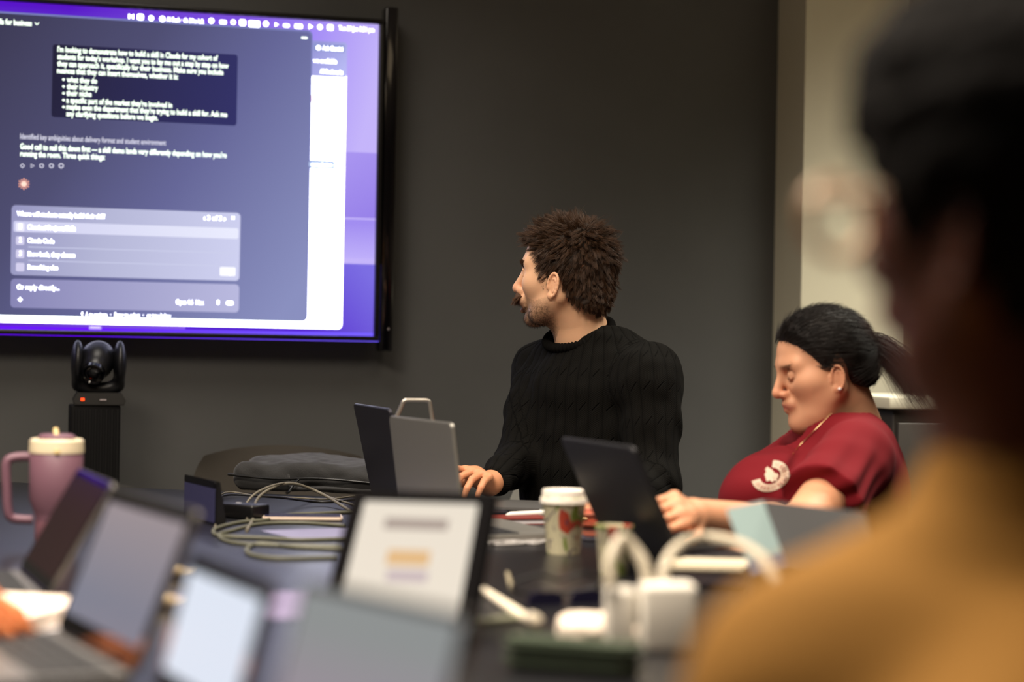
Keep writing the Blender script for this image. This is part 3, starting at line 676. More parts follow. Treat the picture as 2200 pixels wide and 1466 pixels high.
def cup(pos, label, lid=True, sc=1.0, tilt=0):
    r = empty('coffee_cup', tuple(pos), .4); put(r, label, 'cup', None)
    m = mat('cup_print', (214, 206, 172), .6)
    if 'done' not in MATS:
        MATS['done'] = 1; nt = m.node_tree; N = nt.nodes; L = nt.links; tc = N.new('ShaderNodeTexCoord'); prev = None
        for i, (rgb, sc_, th, dist, off) in enumerate((((126, 146, 52), 42, .585, 1.2, 0), ((196, 72, 44), 40, .67, .4, 5.3), ((92, 72, 92), 30, .0, 2.0, 9.1))):
            mp = N.new('ShaderNodeMapping'); mp.inputs['Location'].default_value = (off, off, off); mp.inputs['Scale'].default_value = (1, 1, .55); mp.inputs['Rotation'].default_value = (.5, .3, 0); L.new(tc.outputs['Object'], mp.inputs[0])
            n = N.new('ShaderNodeTexNoise'); n.inputs['Scale'].default_value = sc_; n.inputs['Detail'].default_value = 0; n.inputs['Distortion'].default_value = dist; L.new(mp.outputs[0], n.inputs['Vector'])
            mr = N.new('ShaderNodeMath')
            if i < 2: mr.operation = 'GREATER_THAN'; mr.inputs[1].default_value = th; L.new(n.outputs['Fac'], mr.inputs[0])
            else: mr.operation = 'COMPARE'; mr.inputs[1].default_value = .5; mr.inputs[2].default_value = .012; L.new(n.outputs['Fac'], mr.inputs[0])
            mx = N.new('ShaderNodeMix'); mx.data_type = 'RGBA'; L.new(mr.outputs[0], mx.inputs[0]); mx.inputs[7].default_value = (*lin(rgb), 1)
            if prev is None: mx.inputs[6].default_value = (*lin((214, 206, 172)), 1)
            else: L.new(prev, mx.inputs[6])
            prev = mx.outputs[2]
        L.new(prev, N['Principled BSDF'].inputs['Base Color'])
    s = sc
    latheobj('cup_body', [(0, .004*s), (.0255*s, .004*s), (.0260*s, 0), (.0268*s, .002*s), (.0358*s, .090*s), (.0372*s, .0915*s), (.0365*s, .093*s), (.0345*s, .092*s), (.026*s, .006*s), (0, .006*s)], m, r)
    if lid: latheobj('lid', [(0, .096*s), (.031*s, .096*s), (.0325*s, .103*s), (.034*s, .1045*s), (.0355*s, .1035*s), (.0362*s, .092*s), (.0385*s, .0905*s), (.0392*s, .083*s), (.0375*s, .082*s), (.0365*s, .084*s)], mat('white_lid', (240, 232, 220), .4), r)
    return r
cup(onz(1210, 1190), 'white-lidded paper coffee cup with green and red leaf print', True)
cup(onz(1318, 1234), 'leaf-printed paper cup without a lid, partly hidden behind white charging cables', False, .78)

# ================================================================ bag, bricks, chargers, cables, papers
V_, F_ = None, None
B0 = onz(660, 1062); BR = frame(A3(-.95, .30, 0))       # forward = to image left
BR = np.array([unit(A3(1, -.22, 0)), unit(A3(.22, 1, 0)), A3(0, 0, 1)])
bc = A3(B0[0]+.03, B0[1]+.16, TZ)
def bagf(P):
    q = (P-bc)@BR.T
    d = ev([('b', A3(0, 0, .033), A3(.185, .135, .033), .024, None, 0), ('e', A3(-.06, .02, .045), (.13, .11, .030), None, .02), ('e', A3(.12, -.02, .036), (.09, .12, .022), None, .02)], q)
    return d+.004*wr(q, 38)+.0022*wr(q, 95, 2)
V, F = nets(bagf, bc-A3(.26, .22, .0), bc+A3(.26, .22, .10), .005); V[:, 2] = np.maximum(V[:, 2], TZ+.0005)
bagm = mat('black_bag_cloth', (13, 12, 12), .75, bump=.3, bscale=500, sheen=.2)
bag = npmesh('laptop_bag', V, F, bagm, None, A3(bc[0], bc[1], TZ)); put(bag, 'soft black zipped laptop bag lying at the far edge of the table', 'bag')
def bl(x, y, z): return (BR.T@A3(x, y, z))+A3(0, 0, 0)
mb = MB(); mb.tube(spline([bl(-.19, -.138, .036), bl(-.08, -.146, .030), bl(.03, -.147, .034), bl(.17, -.142, .026)], 6), .0028, 8); mb.build('zip', mat('zip_black', (12, 12, 12), .3), bag)
mb = MB(); mb.tube(spline([bl(-.02, -.15, .030), bl(-.025, -.165, .022), bl(-.03, -.185, .005), bl(-.032, -.195, .004)], 5), .003, 8); mb.build('zip_pull', mat('zip_black', (12, 12, 12), .3), bag)
mb = MB(); mb.tube(spline([bl(-.05, -.14, .04), bl(-.03, -.150, .012), bl(.05, -.165, .014), bl(.16, -.15, .010), bl(.22, -.10, .02)], 6), .0045, 8); mb.build('strap', bagm, bag)

def cable(pts, r, m, label, group=None, cat='cable', name='cable', plug=None):
    "pts: (px, py, height above the table)"
    P = []
    for q in pts:
        z = TZ+r+q[2]
        P.append(onz(q[0], q[1], z) if len(q) == 3 else at(q[0], q[1], q[3]))
    P = spline(P, 8); o = P[0].copy(); o[2] = TZ
    mb = MB(); mb.tube([p-o for p in P], r, 10)
    ob = mb.build(name, m, None, tuple(o)); put(ob, label, cat, group)
    if plug:
        d = unit(P[0]-P[1]); mb = MB(); mb.tube([(P[0]-o), (P[0]-o+d*.022)], r*1.9, 12); mb.build('plug', m, ob)
    return ob
M_cg = mat('grey_cable', (112, 106, 92), .5); M_cb = mat('black_cable', (22, 21, 22), .4); M_cw = mat('white_cable', (206, 200, 186), .45); M_col = mat('olive_cable', (92, 92, 76), .5)
cable([(752, 1098, 0), (700, 1066, .016), (655, 1046, .034), (615, 1040, .045), (575, 1054, .036), (550, 1078, .018), (545, 1112, 0), (530, 1140, 0)], .0030, M_cg, 'grey cable rising in a high arch beside the black power brick')
cable([(770, 1088, 0), (700, 1066, .004), (640, 1040, .040), (596, 1041, .048), (550, 1060, .036), (527, 1088, .014), (531, 1116, 0)], .0022, M_cg, 'thinner grey cable arching just behind the thicker one')
cable([(762, 1074, 0), (690, 1079, 0), (600, 1069, 0), (520, 1064, .002), (482, 1065, .006), (473, 1076, .006), (480, 1090, .004), (488, 1103, 0)], .0022, M_cb, 'thin black cable running from the bag to the touch panel')
cable([(762, 1066, 0), (700, 1073, 0), (640, 1070, 0), (560, 1067, 0), (500, 1058, .004), (474, 1064, .008), (466, 1085, .006), (470, 1106, 0)], .0018, M_cg, 'thin light cable beside the black one at the touch panel')
cable([(770, 1100, 0), (690, 1103, 0), (620, 1106, 0), (575, 1117, 0), (520, 1122, 0), (475, 1132, 0), (458, 1142, 0), (476, 1152, 0), (560, 1156, 0), (650, 1160, 0), (740, 1158, 0)], .0032, M_col, 'thick olive cable doubling back at the left, above the coils')
cable([(740, 1130, 0), (650, 1124, 0), (560, 1126, 0), (500, 1140, 0), (470, 1150, 0), (500, 1166, 0), (600, 1172, 0), (730, 1174, 0)], .0030, M_col, 'olive cable in the middle of the tangle on the table')
cable([(735, 1180, 0), (640, 1176, 0), (560, 1168, 0), (532, 1178, 0), (540, 1192, 0), (600, 1200, 0), (720, 1198, 0)], .0032, M_col, 'lowest olive cable coil, its loop nearest the tablet')
cable([(470, 1066, .004), (463, 1085, .004), (464, 1120, 0), (460, 1140, 0)], .0020, M_cg, 'short grey lead hanging beside the touch panel')
cable([(1110, 1082, 0), (1095, 1076, .002), (1070, 1080, 0), (1040, 1082, 0)], .0016, mat('blue_cable', (70, 76, 130), .4), 'thin bluish cable in front of the man in the black jumper')
p = onz(525, 1114); bk = empty('power_brick', tuple(p), math.radians(-35)); put(bk, 'black power brick between the touch panel and the cables', 'adapter')
mb = MB(); mb.box((0, 0, .014), (.085, .05, .028), .004); mb.build('body', M_blk, bk)
mb = MB(); mb.box((-.015, 0, .0285), (.010, .006, .001)); mb.build('mark', mat('bright_mark', (200, 200, 205), .3), bk)
# phone with pale edge and purple-lit papers
p = onz(650, 1117); o = MB(); o.slab(.150, .075, .007, .010, (0, 0, .0045), bev=.002); ph = empty('phone', tuple(p), math.radians(6)); put(ph, 'phone with a pale rim lying left of the tablet', 'phone'); o.build('case', mat('pale_rim', (224, 206, 190), .35), ph)
mb = MB(); mb.slab(.143, .068, .0008, .008, (0, 0, .0084)); mb.build('screen', mat('phone_glass', (60, 60, 90), .12), ph)
def paper(px, py, w_, h_, rz, label, m=None, z=0, name='paper', cat='paper', n=1):
    p = onz(px, py); mb = MB()
    k = 6; V = []; F = []
    for i in range(k+1):
        for j in range(k+1):
            u, v = i/k-.5, j/k-.5; V.append((u*w_, v*h_, z+.0008+.0012*(1+math.sin(u*5+v*3+rz))*abs(u)))
    F = [(i*(k+1)+j, (i+1)*(k+1)+j, (i+1)*(k+1)+j+1, i*(k+1)+j+1) for i in range(k) for j in range(k)]
    mb.add(V, F, 0, True); mb.add([(a, b, c-.0008) for a, b, c in V], [f[::-1] for f in F], 0, True)
    o = mb.build(name, m or mat('paper_white', (214, 212, 216), .8), None, tuple(p), (0, 0, rz)); return put(o, label, cat)
paper(712, 1146, .21, .15, .5, 'loose sheet of paper lying just left of the tablet', mat('paper_blue_grey', (122, 120, 150), .7))
paper(632, 1300, .30, .26, .35, 'sheet of pale paper on the table between the bright laptop and the tablet', mat('paper_lilac', (112, 104, 136), .7))
# closed grey laptop, notebook, pens behind the cup
p = onz(1185, 1104); r = empty('closed_laptop', tuple(p), math.radians(-8)); put(r, 'closed grey laptop lying behind the lidded coffee cup', 'laptop')
mb = MB(); mb.slab(.29, .20, .008, .012, (0, 0, .006), bev=.002); mb.build('base', M_spg, r); mb = MB(); mb.slab(.29, .20, .007, .012, (0, 0, .0145), bev=.002); mb.build('lid', M_spg, r)
p = onz(1103, 1124); r = empty('notebook', tuple(p), math.radians(20)); put(r, 'dark red notebook poking out beside the tablet', 'notebook')
mb = MB(); mb.slab(.13, .09, .002, .004, (0, 0, .011)); mb.slab(.13, .09, .002, .004, (0, 0, .001)); mb.build('cover', mat('dark_red_cover', (110, 34, 24), .5), r); mb = MB(); mb.slab(.126, .086, .008, .003, (0, 0, .006)); mb.build('pages', mat('paper_white', (214, 212, 216), .8), r)
p = onz(1140, 1119); r = empty('pen', tuple(p), math.radians(38)); put(r, 'white pen lying just left of the lidded coffee cup', 'pen')
mb = MB(); mb.tube([(-.06, 0, .013), (-.05, 0, .013), (.045, 0, .013), (.058, 0, .013)], [.002, .006, .0062, .005], 12); mb.build('barrel', mat('white_plastic', (228, 224, 216), .45), r); mb = MB(); mb.tube([(.02, 0, .0195), (.055, 0, .0195)], .0014, 8); mb.build('clip', mat('steel', (170, 168, 162), .3, 1), r)
for i in range(4):
    dy = i*10
    cable([(1058, 1137+dy, .001*i), (1100, 1133+dy, .002), (1150, 1139+dy, .001), (1172, 1150+dy*.4, 0), (1140, 1158+dy*.3, 0), (1085, 1160+dy*.35, 0), (1050, 1164+dy*.2, 0)], .0026, mat('silver_cable', (158, 154, 152), .4), ('furthest', 'second furthest', 'second nearest', 'nearest')[i]+' of the silvery cables coiled left of the lidded coffee cup', 'coiled silver cables')
p = onz(1262, 1134); r = empty('earbud_case', tuple(p), 0); put(r, 'rose gold case right of the lidded coffee cup', 'case')
M_rg = mat('rose_gold', (226, 140, 116), .35, .3)
mb = MB(); mb.slab(.062, .045, .017, .014, (.008, 0, .0095), bev=.005); mb.build('base', mat('rose_gold_low', (190, 96, 72), .35, .3), r); mb = MB(); mb.slab(.062, .045, .016, .014, (.008, 0, .0268), bev=.006); mb.build('lid', M_rg, r)
mb = MB(); mb.box((-.006, -.0235, .018), (.010, .003, .004), .001); mb.build('clasp', mat('gold', (230, 200, 150), .2, 1), r)
p = onz(1275, 1158); r = empty('phone', tuple(p), .1); put(r, 'dark grey phone lying between the two paper cups', 'phone'); mb = MB(); mb.slab(.09, .12, .008, .01, (.02, 0, .005), bev=.002); mb.build('case', mat('phone_grey', (70, 68, 78), .35), r); mb = MB(); mb.slab(.085, .115, .001, .008, (.02, 0, .0093)); mb.build('screen', M_bez, r)

# metal loop stand behind the silver laptop
p = at(893, 880, 3.745); r = empty('metal_stand', (p[0], p[1], TZ), math.radians(12)); put(r, 'small metal loop-handled stand rising behind the silver laptop', 'stand')
s_ = FPX/3.745; zt = CZ-(861-742)/s_-TZ; zb = CZ-(905-742)/s_-TZ; hw = 31/s_
mb = MB(); loop = []
for cx, cz, a0 in ((hw-.008, zt-.008, 90), (hw-.002, zb, 0), (-hw-.004, zb, -90), (-hw+.010, zt-.008, -180)):
    for i in range(5): a = math.radians(a0-90*i/4); loop.append((cx+.008*math.cos(a), 0, cz+.008*math.sin(a)))
mb.tube(loop, .0042, 10, closed=True); mb.build('loop', mat('satin_metal', (176, 170, 160), .3, .8), r)
mb = MB(); mb.box((0, 0, zb-.012), (hw*1.7, .014, .016), .003); mb.build('bracket', mat('blue_grey_metal', (90, 100, 130), .35, .6), r)
mb = MB(); mb.box((0, 0, (zb-.02)/2), (.02, .010, zb-.02), .002); mb.build('post', M_blk, r); mb = MB(); mb.box((0, 0, .004), (.07, .04, .008), .002); mb.build('base', M_blk, r)

# white chargers with cables
p = onz(1405, 1398); ch = empty('charger', tuple(p), math.radians(4)); put(ch, 'white twin-port charger block with two thick cables arching behind', 'charger')
M_wp = mat('white_gloss_plastic', (222, 216, 204), .5)
mb = MB(); mb.box((.014, 0, .038), (.062, .045, .076), .007, seg=3); mb.build('body', M_wp, ch)
p2 = onz(1342, 1392); c2_ = empty('charger', tuple(p2), math.radians(2)); put(c2_, 'narrower white charger block standing left of the twin-port one', 'charger')
mb = MB(); mb.box((-.006, 0, .034), (.034, .04, .068), .006, seg=3); mb.build('body', M_wp, c2_)
M_ck = mat('warm_grey_cable', (178, 168, 148), .5)
def loopc(pts, r, m, label):
    P = spline([at(*q) for q in pts], 10); o = P[0].copy(); mb = MB(); mb.tube([q-o for q in P], r, 12); ob = mb.build('cable', m, None, tuple(o)); put(ob, label, 'cable', None); return ob
loopc([(1310, 1260, 2.21), (1312, 1205, 2.22), (1335, 1158, 2.24), (1362, 1180, 2.24), (1384, 1215, 2.23), (1393, 1262, 2.22)], .0068, M_ck, 'thick warm grey cable looping up between the two white chargers')
loopc([(1420, 1262, 2.24), (1434, 1205, 2.26), (1468, 1168, 2.30), (1520, 1156, 2.36), (1590, 1170, 2.30), (1640, 1205, 2.16), (1672, 1262, 2.02), (1690, 1330, 1.92), (1712, 1468, 1.84), (1730, 1528, 1.80), (1770, 1579, 1.71), (1850, 1631, 1.60)], .0068, M_ck, 'thick warm grey cable arching right from the larger charger')
p = onz(1255, 1372)
nb = A3(p[0]+.01, p[1], TZ)
V, F = nets(lambda P: ev([('e', nb+A3(0, 0, .012), (.040, .032, .020), None, 0), ('e', nb+A3(.035, -.005, .005), (.030, .025, .012), None, .01)], P)+.005*wr(P, 90)+.003*wr(P, 210, 1), nb-A3(.08, .07, .0), nb+A3(.09, .07, .05), .003)
V[:, 2] = np.maximum(V[:, 2], TZ+.0005); put(npmesh('napkin', V, F, mat('tissue_white', (240, 224, 206), .85), None, nb), 'crumpled white napkin in front of the white chargers', 'napkin')
def stick(a, b, r, m, label, name='stylus', cat='pen', tipb=None):
    A = onz(*a, TZ+r); B = onz(*b, TZ+r); o = empty(name, (A[0], A[1], TZ), math.atan2(B[1]-A[1], B[0]-A[0])); l = np.linalg.norm(B-A); put(o, label, cat)
    mb = MB(); mb.tube([(0, 0, r), (.004, 0, r), (l*.5, 0, r), (l-.002, 0, r), (l, 0, r)], [r*.4, r*.9, r, r, r*.6], 12); mb.build('barrel', m, o)
    if tipb: mb = MB(); mb.tube([(l, 0, r), (l+.004, 0, r+.003), (l+.03, 0, r+.004), (l+.034, 0, r+.003)], [r*.8, r*tipb, r*tipb, r*.5], 12); mb.build('cap', m, o)
    return o
stick((1038, 1268), (1140, 1336), .0058, mat('stylus_white', (236, 224, 200), .4), 'white stylus with a thicker end lying right of the tablet', tipb=1.6)
stick((1012, 1338), (1128, 1326), .0045, mat('stick_green_white', (158, 160, 136), .5), 'duller thin stylus lying just below the white one', 'stylus')
stick((1100, 1268), (1090, 1232), .0035, mat('beige_stick', (140, 130, 106), .5), 'short beige stick on the dark table behind the white stylus', 'stylus')
p = onz(1232, 1446); r = empty('spectacles_case', tuple(p), math.radians(-20)); put(r, 'dark green case lying in front of the napkin', 'case')
mb = MB(); mb.slab(.15, .055, .022, .022, (0, 0, .012), bev=.008); mb.build('base', mat('dark_green', (60, 70, 56), .4), r); mb = MB(); mb.slab(.15, .055, .012, .022, (0, 0, .028), bev=.005); mb.build('lid', mat('dark_green', (60, 70, 56), .4), r)
p = onz(1170, 1300); r = empty('sunglasses', (p[0]+.02, p[1]+.02, TZ), math.radians(25)); put(r, 'dark folded glasses on the table behind the white stylus', 'glasses')
for s in (-1, 1): mb = MB(); mb.slab(.052, .038, .003, .016, (s*.031, 0, .020), 0, S); mb.build('lens', mat('lens_dark', (30, 28, 50), .1), r)
mb = MB(); mb.tube(spline([(-.066, 0, .03), (-.03, -.001, .038), (0, 0, .03), (.03, -.001, .038), (.066, 0, .03)], 5), .0022, 8); mb.build('bridge', M_blk, r)
for s in (-1, 1): mb = MB(); mb.tube(spline([(s*.066, 0, .03), (s*.055, .02, .014), (-s*.02, .028, .004+.003*(s > 0))], 5), .0022, 8); mb.build('temple', M_blk, r)

# folder with pale flap, closed laptop under the woman's hand
def lid2(cx, cy, yaw): pass
fo = empty('folder', (0, 0, 0)); P1, P2, P3, P4 = at(1560, 1096, 2.66), at(1642, 1078, 2.72), at(1692, 1216, 2.66), at(1616, 1236, 2.60)
base = A3(.36, 2.62, TZ); 
f_org = A3(P3[0], P3[1], TZ); fo.location = tuple(f_org); put(fo, 'black folder with a pale teal and blue front flap leaning upright on the table', 'folder')
def slabquad(q, th, m, name):
    q = [np.array(x)-f_org for x in q]; n = unit(np.cross(q[1]-q[0], q[3]-q[0]))*th; mb = MB(); mb.add(list(q)+[x+n for x in q], [(0, 1, 2, 3), (7, 6, 5, 4), (0, 4, 5, 1), (1, 5, 6, 2), (2, 6, 7, 3), (3, 7, 4, 0)]); return mb.build(name, m, fo)
Q1 = P2*.12+P3*.88; 
top = lambda t: P2+(P3-P2)*t
tpl = lambda t: P1+(P4-P1)*t
slabquad([tpl(0), top(0), top(.80), tpl(.80)], -.003, mat('teal_flap', (150, 172, 172), .45), 'teal_flap')
slabquad([tpl(.80), top(.80), top(1.0), tpl(1.0)], -.003, mat('blue_flap', (84, 104, 134), .45), 'blue_flap')
P5 = at(1860, 1104, 2.62); P6 = at(1905, 1250, 2.56)
slabquad([top(0), P5, P6, top(1)], -.006, mat('black_card', (34, 33, 34), .5), 'black_cover')
foot1 = A3(top(1)[0], top(1)[1], TZ); 
mb = MB(); b1 = top(1)-f_org; b2 = P6-f_org; b0 = tpl(1)-f_org
zb_ = max(b1[2], b2[2])
mb.add([b0, b1, b2, b2+A3(0, .10, 0), b0+A3(0, .10, 0)]+[A3(q[0], q[1], 0) for q in (b0, b1, b2, b2+A3(0, .10, 0), b0+A3(0, .10, 0))], [(0, 1, 2, 3, 4), (0, 5, 6, 1), (1, 6, 7, 2), (2, 7, 8, 3), (3, 8, 9, 4), (4, 9, 5, 0), (9, 8, 7, 6, 5)])
mb.build('foot_block', mat('black_card', (34, 33, 34), .5), fo)
p = onz(1540, 1262); r = empty('closed_laptop', tuple(p), math.radians(-3)); put(r, 'closed dark laptop with a bright front edge below the woman\'s hands', 'laptop')
mb = MB(); mb.slab(.16, .10, .020, .010, (.002, .03, .012), bev=.003); mb.build('base', mat('dark_violet_grey', (66, 58, 62), .4), r); mb = MB(); mb.slab(.16, .10, .010, .010, (.002, .03, .028), bev=.003); mb.build('lid', mat('pale_edge', (222, 210, 184), .4), r)

# left edge: papers and beige bits
paper(52, 1330, .12, .20, .9, 'white papers under the hand at the left edge', z=.0)
npd = onz(20, 1345); r = empty('notepad', tuple(npd), math.radians(-15)); put(r, 'thick white notepad at the left edge of the picture', 'notepad')
mb = MB(); mb.slab(.13, .18, .020, .004, (-.01, .03, .011)); mb.build('pages', mat('paper_warm', (240, 222, 206), .8), r); mb = MB(); mb.slab(.13, .18, .002, .004, (-.01, .03, .0011)); mb.build('backing', mat('card_brown', (120, 100, 84), .8), r)
for (x, y, lb) in ((372, 1245, 'small beige object between the two left laptops, further back'), (352, 1310, 'small beige object between the two left laptops, nearer the front')):
    p = onz(x, y)+A3(0, 0, .0); V, F = nets(lambda P: ev([('e', p+A3(0, 0, .010), (.017, .012, .010), None, 0), ('c', p+A3(.016, 0, .010), p+A3(.028, .003, .010), .003, .009, .006), ('c', p+A3(-.016, 0, .010), p+A3(-.028, -.003, .010), .003, .009, .006)], P), p-A3(.05, .03, .01), p+A3(.05, .03, .03), .002)
    put(npmesh('small_object', V, F, mat('glossy_beige', (206, 184, 146), .3), None, p), lb, 'object', None)
# ================================================================ people
def L2W(o, R, s): return lambda P: ((P-o)@R.T)/s        # rows of R = fwd, left, up
def knit_mat():
    m = mat('black_cable_knit', (11, 10, 9), .95, spec=.1); nt = m.node_tree; N = nt.nodes; L = nt.links
    au = N.new('ShaderNodeAttribute'); au.attribute_name = 'ku'; av = N.new('ShaderNodeAttribute'); av.attribute_name = 'kv'
    def M(op, a, b=None, c=None):
        n = N.new('ShaderNodeMath'); n.operation = op
        for i, x in enumerate((a, b, c)):
            if x is None: continue
            if isinstance(x, (int, float)): n.inputs[i].default_value = x
            else: L.new(x, n.inputs[i])
        return n.outputs[0]
    u = au.outputs['Fac']; v = av.outputs['Fac']
    g = M('POWER', M('ABSOLUTE', M('SINE', M('MULTIPLY', u, PI/.024))), .35)                    # deep grooves between columns
    cu_ = M('SUBTRACT', M('FLOORED_MODULO', u, .024), .012)
    cv = M('SUBTRACT', M('FLOORED_MODULO', v, .072), .036)
    cross = M('SUBTRACT', 1, M('MINIMUM', M('DIVIDE', M('ABSOLUTE', M('SUBTRACT', cv, M('MULTIPLY', cu_, 1.3))), .003), 1))
    cross = M('MULTIPLY', cross, M('LESS_THAN', M('ABSOLUTE', cu_), .0065))
    st = M('MULTIPLY', M('SINE', M('MULTIPLY', v, 2*PI/.0045)), M('SINE', M('MULTIPLY', u, 2*PI/.0055)))
    h = M('ADD', M('SUBTRACT', g, M('MULTIPLY', cross, .9)), M('MULTIPLY', st, .07))
    bp = N.new('ShaderNodeBump'); bp.inputs['Strength'].default_value = 1; bp.inputs['Distance'].default_value = .0028; L.new(h, bp.inputs['Height']); L.new(bp.outputs['Normal'], N['Principled BSDF'].inputs['Normal'])
    mr = M('MULTIPLY_ADD', M('MINIMUM', h, 1), .55, .45); mx = N.new('ShaderNodeMix'); mx.data_type = 'RGBA'; mx.blend_type = 'MULTIPLY'; mx.inputs[0].default_value = 1
    mx.inputs[6].default_value = (*lin((15, 14, 12)), 1); L.new(mr, mx.inputs[7]); L.new(mx.outputs[2], N['Principled BSDF'].inputs['Base Color'])
    return m
def axes_uv(V, segs, rads):
    "per vertex: arc length around and distance along the nearest of several limb axes"
    best = None
    for (a, b, ref), rad in zip(segs, rads):
        a = np.array(a); b = np.array(b); ba = b-a; l = np.linalg.norm(ba); t = ba/l; h = (V-a)@t; q = V-a-np.clip(h, 0, l)[:, None]*t; dist = np.linalg.norm(q, axis=1)-rad
        r1 = unit(np.array(ref)-t*(np.array(ref)@t)); r2 = np.cross(t, r1); q2 = V-a-h[:, None]*t; u = np.arctan2(q2@r2, q2@r1)*rad
        if best is None: best = [dist, u, h]
        else:
            k = dist < best[0]
            for i, x in enumerate((dist, u, h)): best[i] = np.where(k, x, best[i])
    return best[1], best[2]
M_skin = mat('skin', (214, 160, 124), .5, spec=.35, sss=.12, vcol=True, bump=.12, bscale=900)
def eyes(parent, org, o, R, s, iris=(84, 60, 40)):
    for k in (1, -1):
        c = o+R.T@A3(.0785, .032*k, -.001)*s
        mb = MB(); Q = Matrix.Translation(c-org)@Vector(R[0]+R[1]*.0).to_track_quat('Z', 'Y').to_matrix().to_4x4(); r = .0128*s
        prof = [(r*math.sin(a), r*math.cos(a)) for a in np.linspace(0, PI, 16)]
        mb.lathe(prof, mi=0, n=24, M=Q)
        mb.lathe([(0, r*1.015), (r*.42, r*.925), (r*.45, r*.90)], mi=1, n=20, M=Q); mb.lathe([(0, r*1.03), (r*.2, r*1.0)], mi=2, n=14, M=Q)
        mb.build('eye', [mat('eye_white', (214, 206, 198), .15), mat('iris_brown', iris, .1), mat('pupil', (6, 6, 6), .05)], parent)
def strand_dirs(roots, N, R, o, s, target, lift):
    "flow away from (or towards) a head-local point"
    T = o+R.T@np.array(target)*s; f = roots-T; f -= N*(f*N).sum(1)[:, None]; f = unit(f)
    return unit(f*(1-lift)[:, None]+N*lift[:, None]) if hasattr(lift, '__len__') else unit(f*(1-lift)+N*lift)

# ---------------------------------------------------------------- man in the black jumper
D0 = 4.28
hb = math.radians(22); hp = math.radians(2)
hf = A3(-math.cos(hb)*math.cos(hp), math.sin(hb)*math.cos(hp), math.sin(hp)); HR = frame(hf)
ho = at(1220, 590, D0); HS = 1.0
man_o = A3(ho[0], ho[1], 0)
hl = L2W(ho, HR, HS); oman = dict(open=.010, stubble=.9, skin=lin((236, 186, 148)))
hprims = head_prims(oman)
nk0 = at(1245, 690, 4.30); nk1 = at(1262, 775, 4.32)
TF = unit(A3(-.62, -.78, 0)); TRm = frame(TF)      # torso facing
shL = at(1392, 812, 4.16); shR = at(1162, 800, 4.42)
elL = at(1402, 1035, 4.10); wrL = at(1330, 1085, 3.93)
elR = at(1118, 985, 4.30); wrR = at(1050, 1030, 4.13)
handR = hand(at(1046, 1040, 4.12), unit(at(985, 1014, 3.98)-at(1046, 1026, 4.12))+A3(0, 0, .30), A3(.15, -.1, 1), -1, (.30, .62, .60, .55), .16, .90, (.5, .75))
handL = hand(wrL, unit(A3(-.7, -.5, -.05)), A3(0, -.2, 1), 1, (.3, .3, .35, .4))
# thumb on the right hand points back toward the body: choose side so that the thumb is nearest the camera's left
neckp = [('c', nk0, nk1, .056, .068, .03), ('c', nk0+A3(-.030, 0, .02), nk1+A3(-.03, -.02, .03), .025, .022, .03)]
def manhead(P): return ev([('f', lambda Q: ev(hprims, hl(Q))*HS, 0)]+neckp+[('e', at(1275, 812, 4.33), (.07, .11, .05), TRm, .04)], P)
parts = [nets(manhead, ho-A3(.17, .17, .27), ho+A3(.19, .17, .15), .0022)]
parts.append(nets(lambda P: ev([handR, ('c', at(1052, 1040, 4.125), elR, .026, .036, .012)], P), at(960, 1080, 3.85)-A3(.03, .05, .03), at(1110, 970, 4.3)+A3(.02, .05, .03), .0027))
parts.append(nets(lambda P: ev([handL, ('c', wrL, elL, .026, .036, .012)], P), wrL-A3(.20, .20, .07), wrL+A3(.12, .15, .09), .004))
V, F = join(parts)
cols = skin_cols(hl(V), oman, V)
far = np.linalg.norm(V-ho, axis=1) > .22
cols[far] = np.array(lin((206, 142, 104)))
man = npmesh('person', V, F, M_skin, None, man_o, cols=cols); put(man, 'man in a black cable-knit jumper with short brown hair and moustache looking at the display', 'person')
eyes(man, man_o, ho, HR, HS)
# jumper
M_knit = knit_mat()
hip = at(1275, 1190, 4.34)
def jumper_prims(k=0):
    return [('e', at(1277, 900, 4.30), (.118, .185, .20), TRm, 0), ('e', at(1272, 1060, 4.31), (.128, .165, .17), TRm, .06), ('e', hip, (.14, .17, .15), TRm, .05),
            ('c', at(1285, 775, 4.33), shL, .060, .066, .05), ('c', at(1245, 775, 4.35), shR, .058, .062, .05),
            ('c', shL, elL, .067, .058, .03), ('c', elL, wrL, .056, .042, .02), ('c', shR, elR, .060, .052, .03), ('c', elR, at(1068, 1026, 4.16), .052, .036, .02),
            ('e', at(1098, 992, 4.25), (.022, .03, .016), None, .012), ('e', at(1085, 1012, 4.22), (.02, .03, .012), None, .010)]
jp = jumper_prims()
nkc = at(1243, 717, 4.31); NR = frame(unit(TF*.94+A3(-.10, 0, 0)), (0, 0, 1))
ncN = unit(A3(0, 0, 1)*.88+TF*.42+A3(-.05, 0, 0)); e1 = unit(TF-ncN*(TF@ncN)); e2 = np.cross(ncN, e1)
ring = [nkc+e1*.062*math.cos(a)+e2*.066*math.sin(a) for a in np.linspace(0, 2*PI, 72, endpoint=False)]
def jumper(P):
    d = ev(jp, P)
    q = P-nkc; hole = np.linalg.norm(np.stack([(q@e1)/1.0, (q@e2)/1.0], 1), axis=1)-.064+.30*np.maximum(-(q@ncN)-.04, 0)
    cut = np.maximum(hole*-1, 0)
    d = np.maximum(d, -np.maximum(hole, -(q@ncN)-.07))
    fold = .006*wr(P, 26)+.003*wr(P, 60, 1)
    return d+fold
lo = np.minimum.reduce([at(1040, 1100, 4.1), at(1480, 1200, 3.9)])-A3(.05, .15, .12); lo[2] = .52; hi = at(1480, 670, 4.5)+A3(.02, .15, .02)
V, F = nets(jumper, lo, hi, .0046)
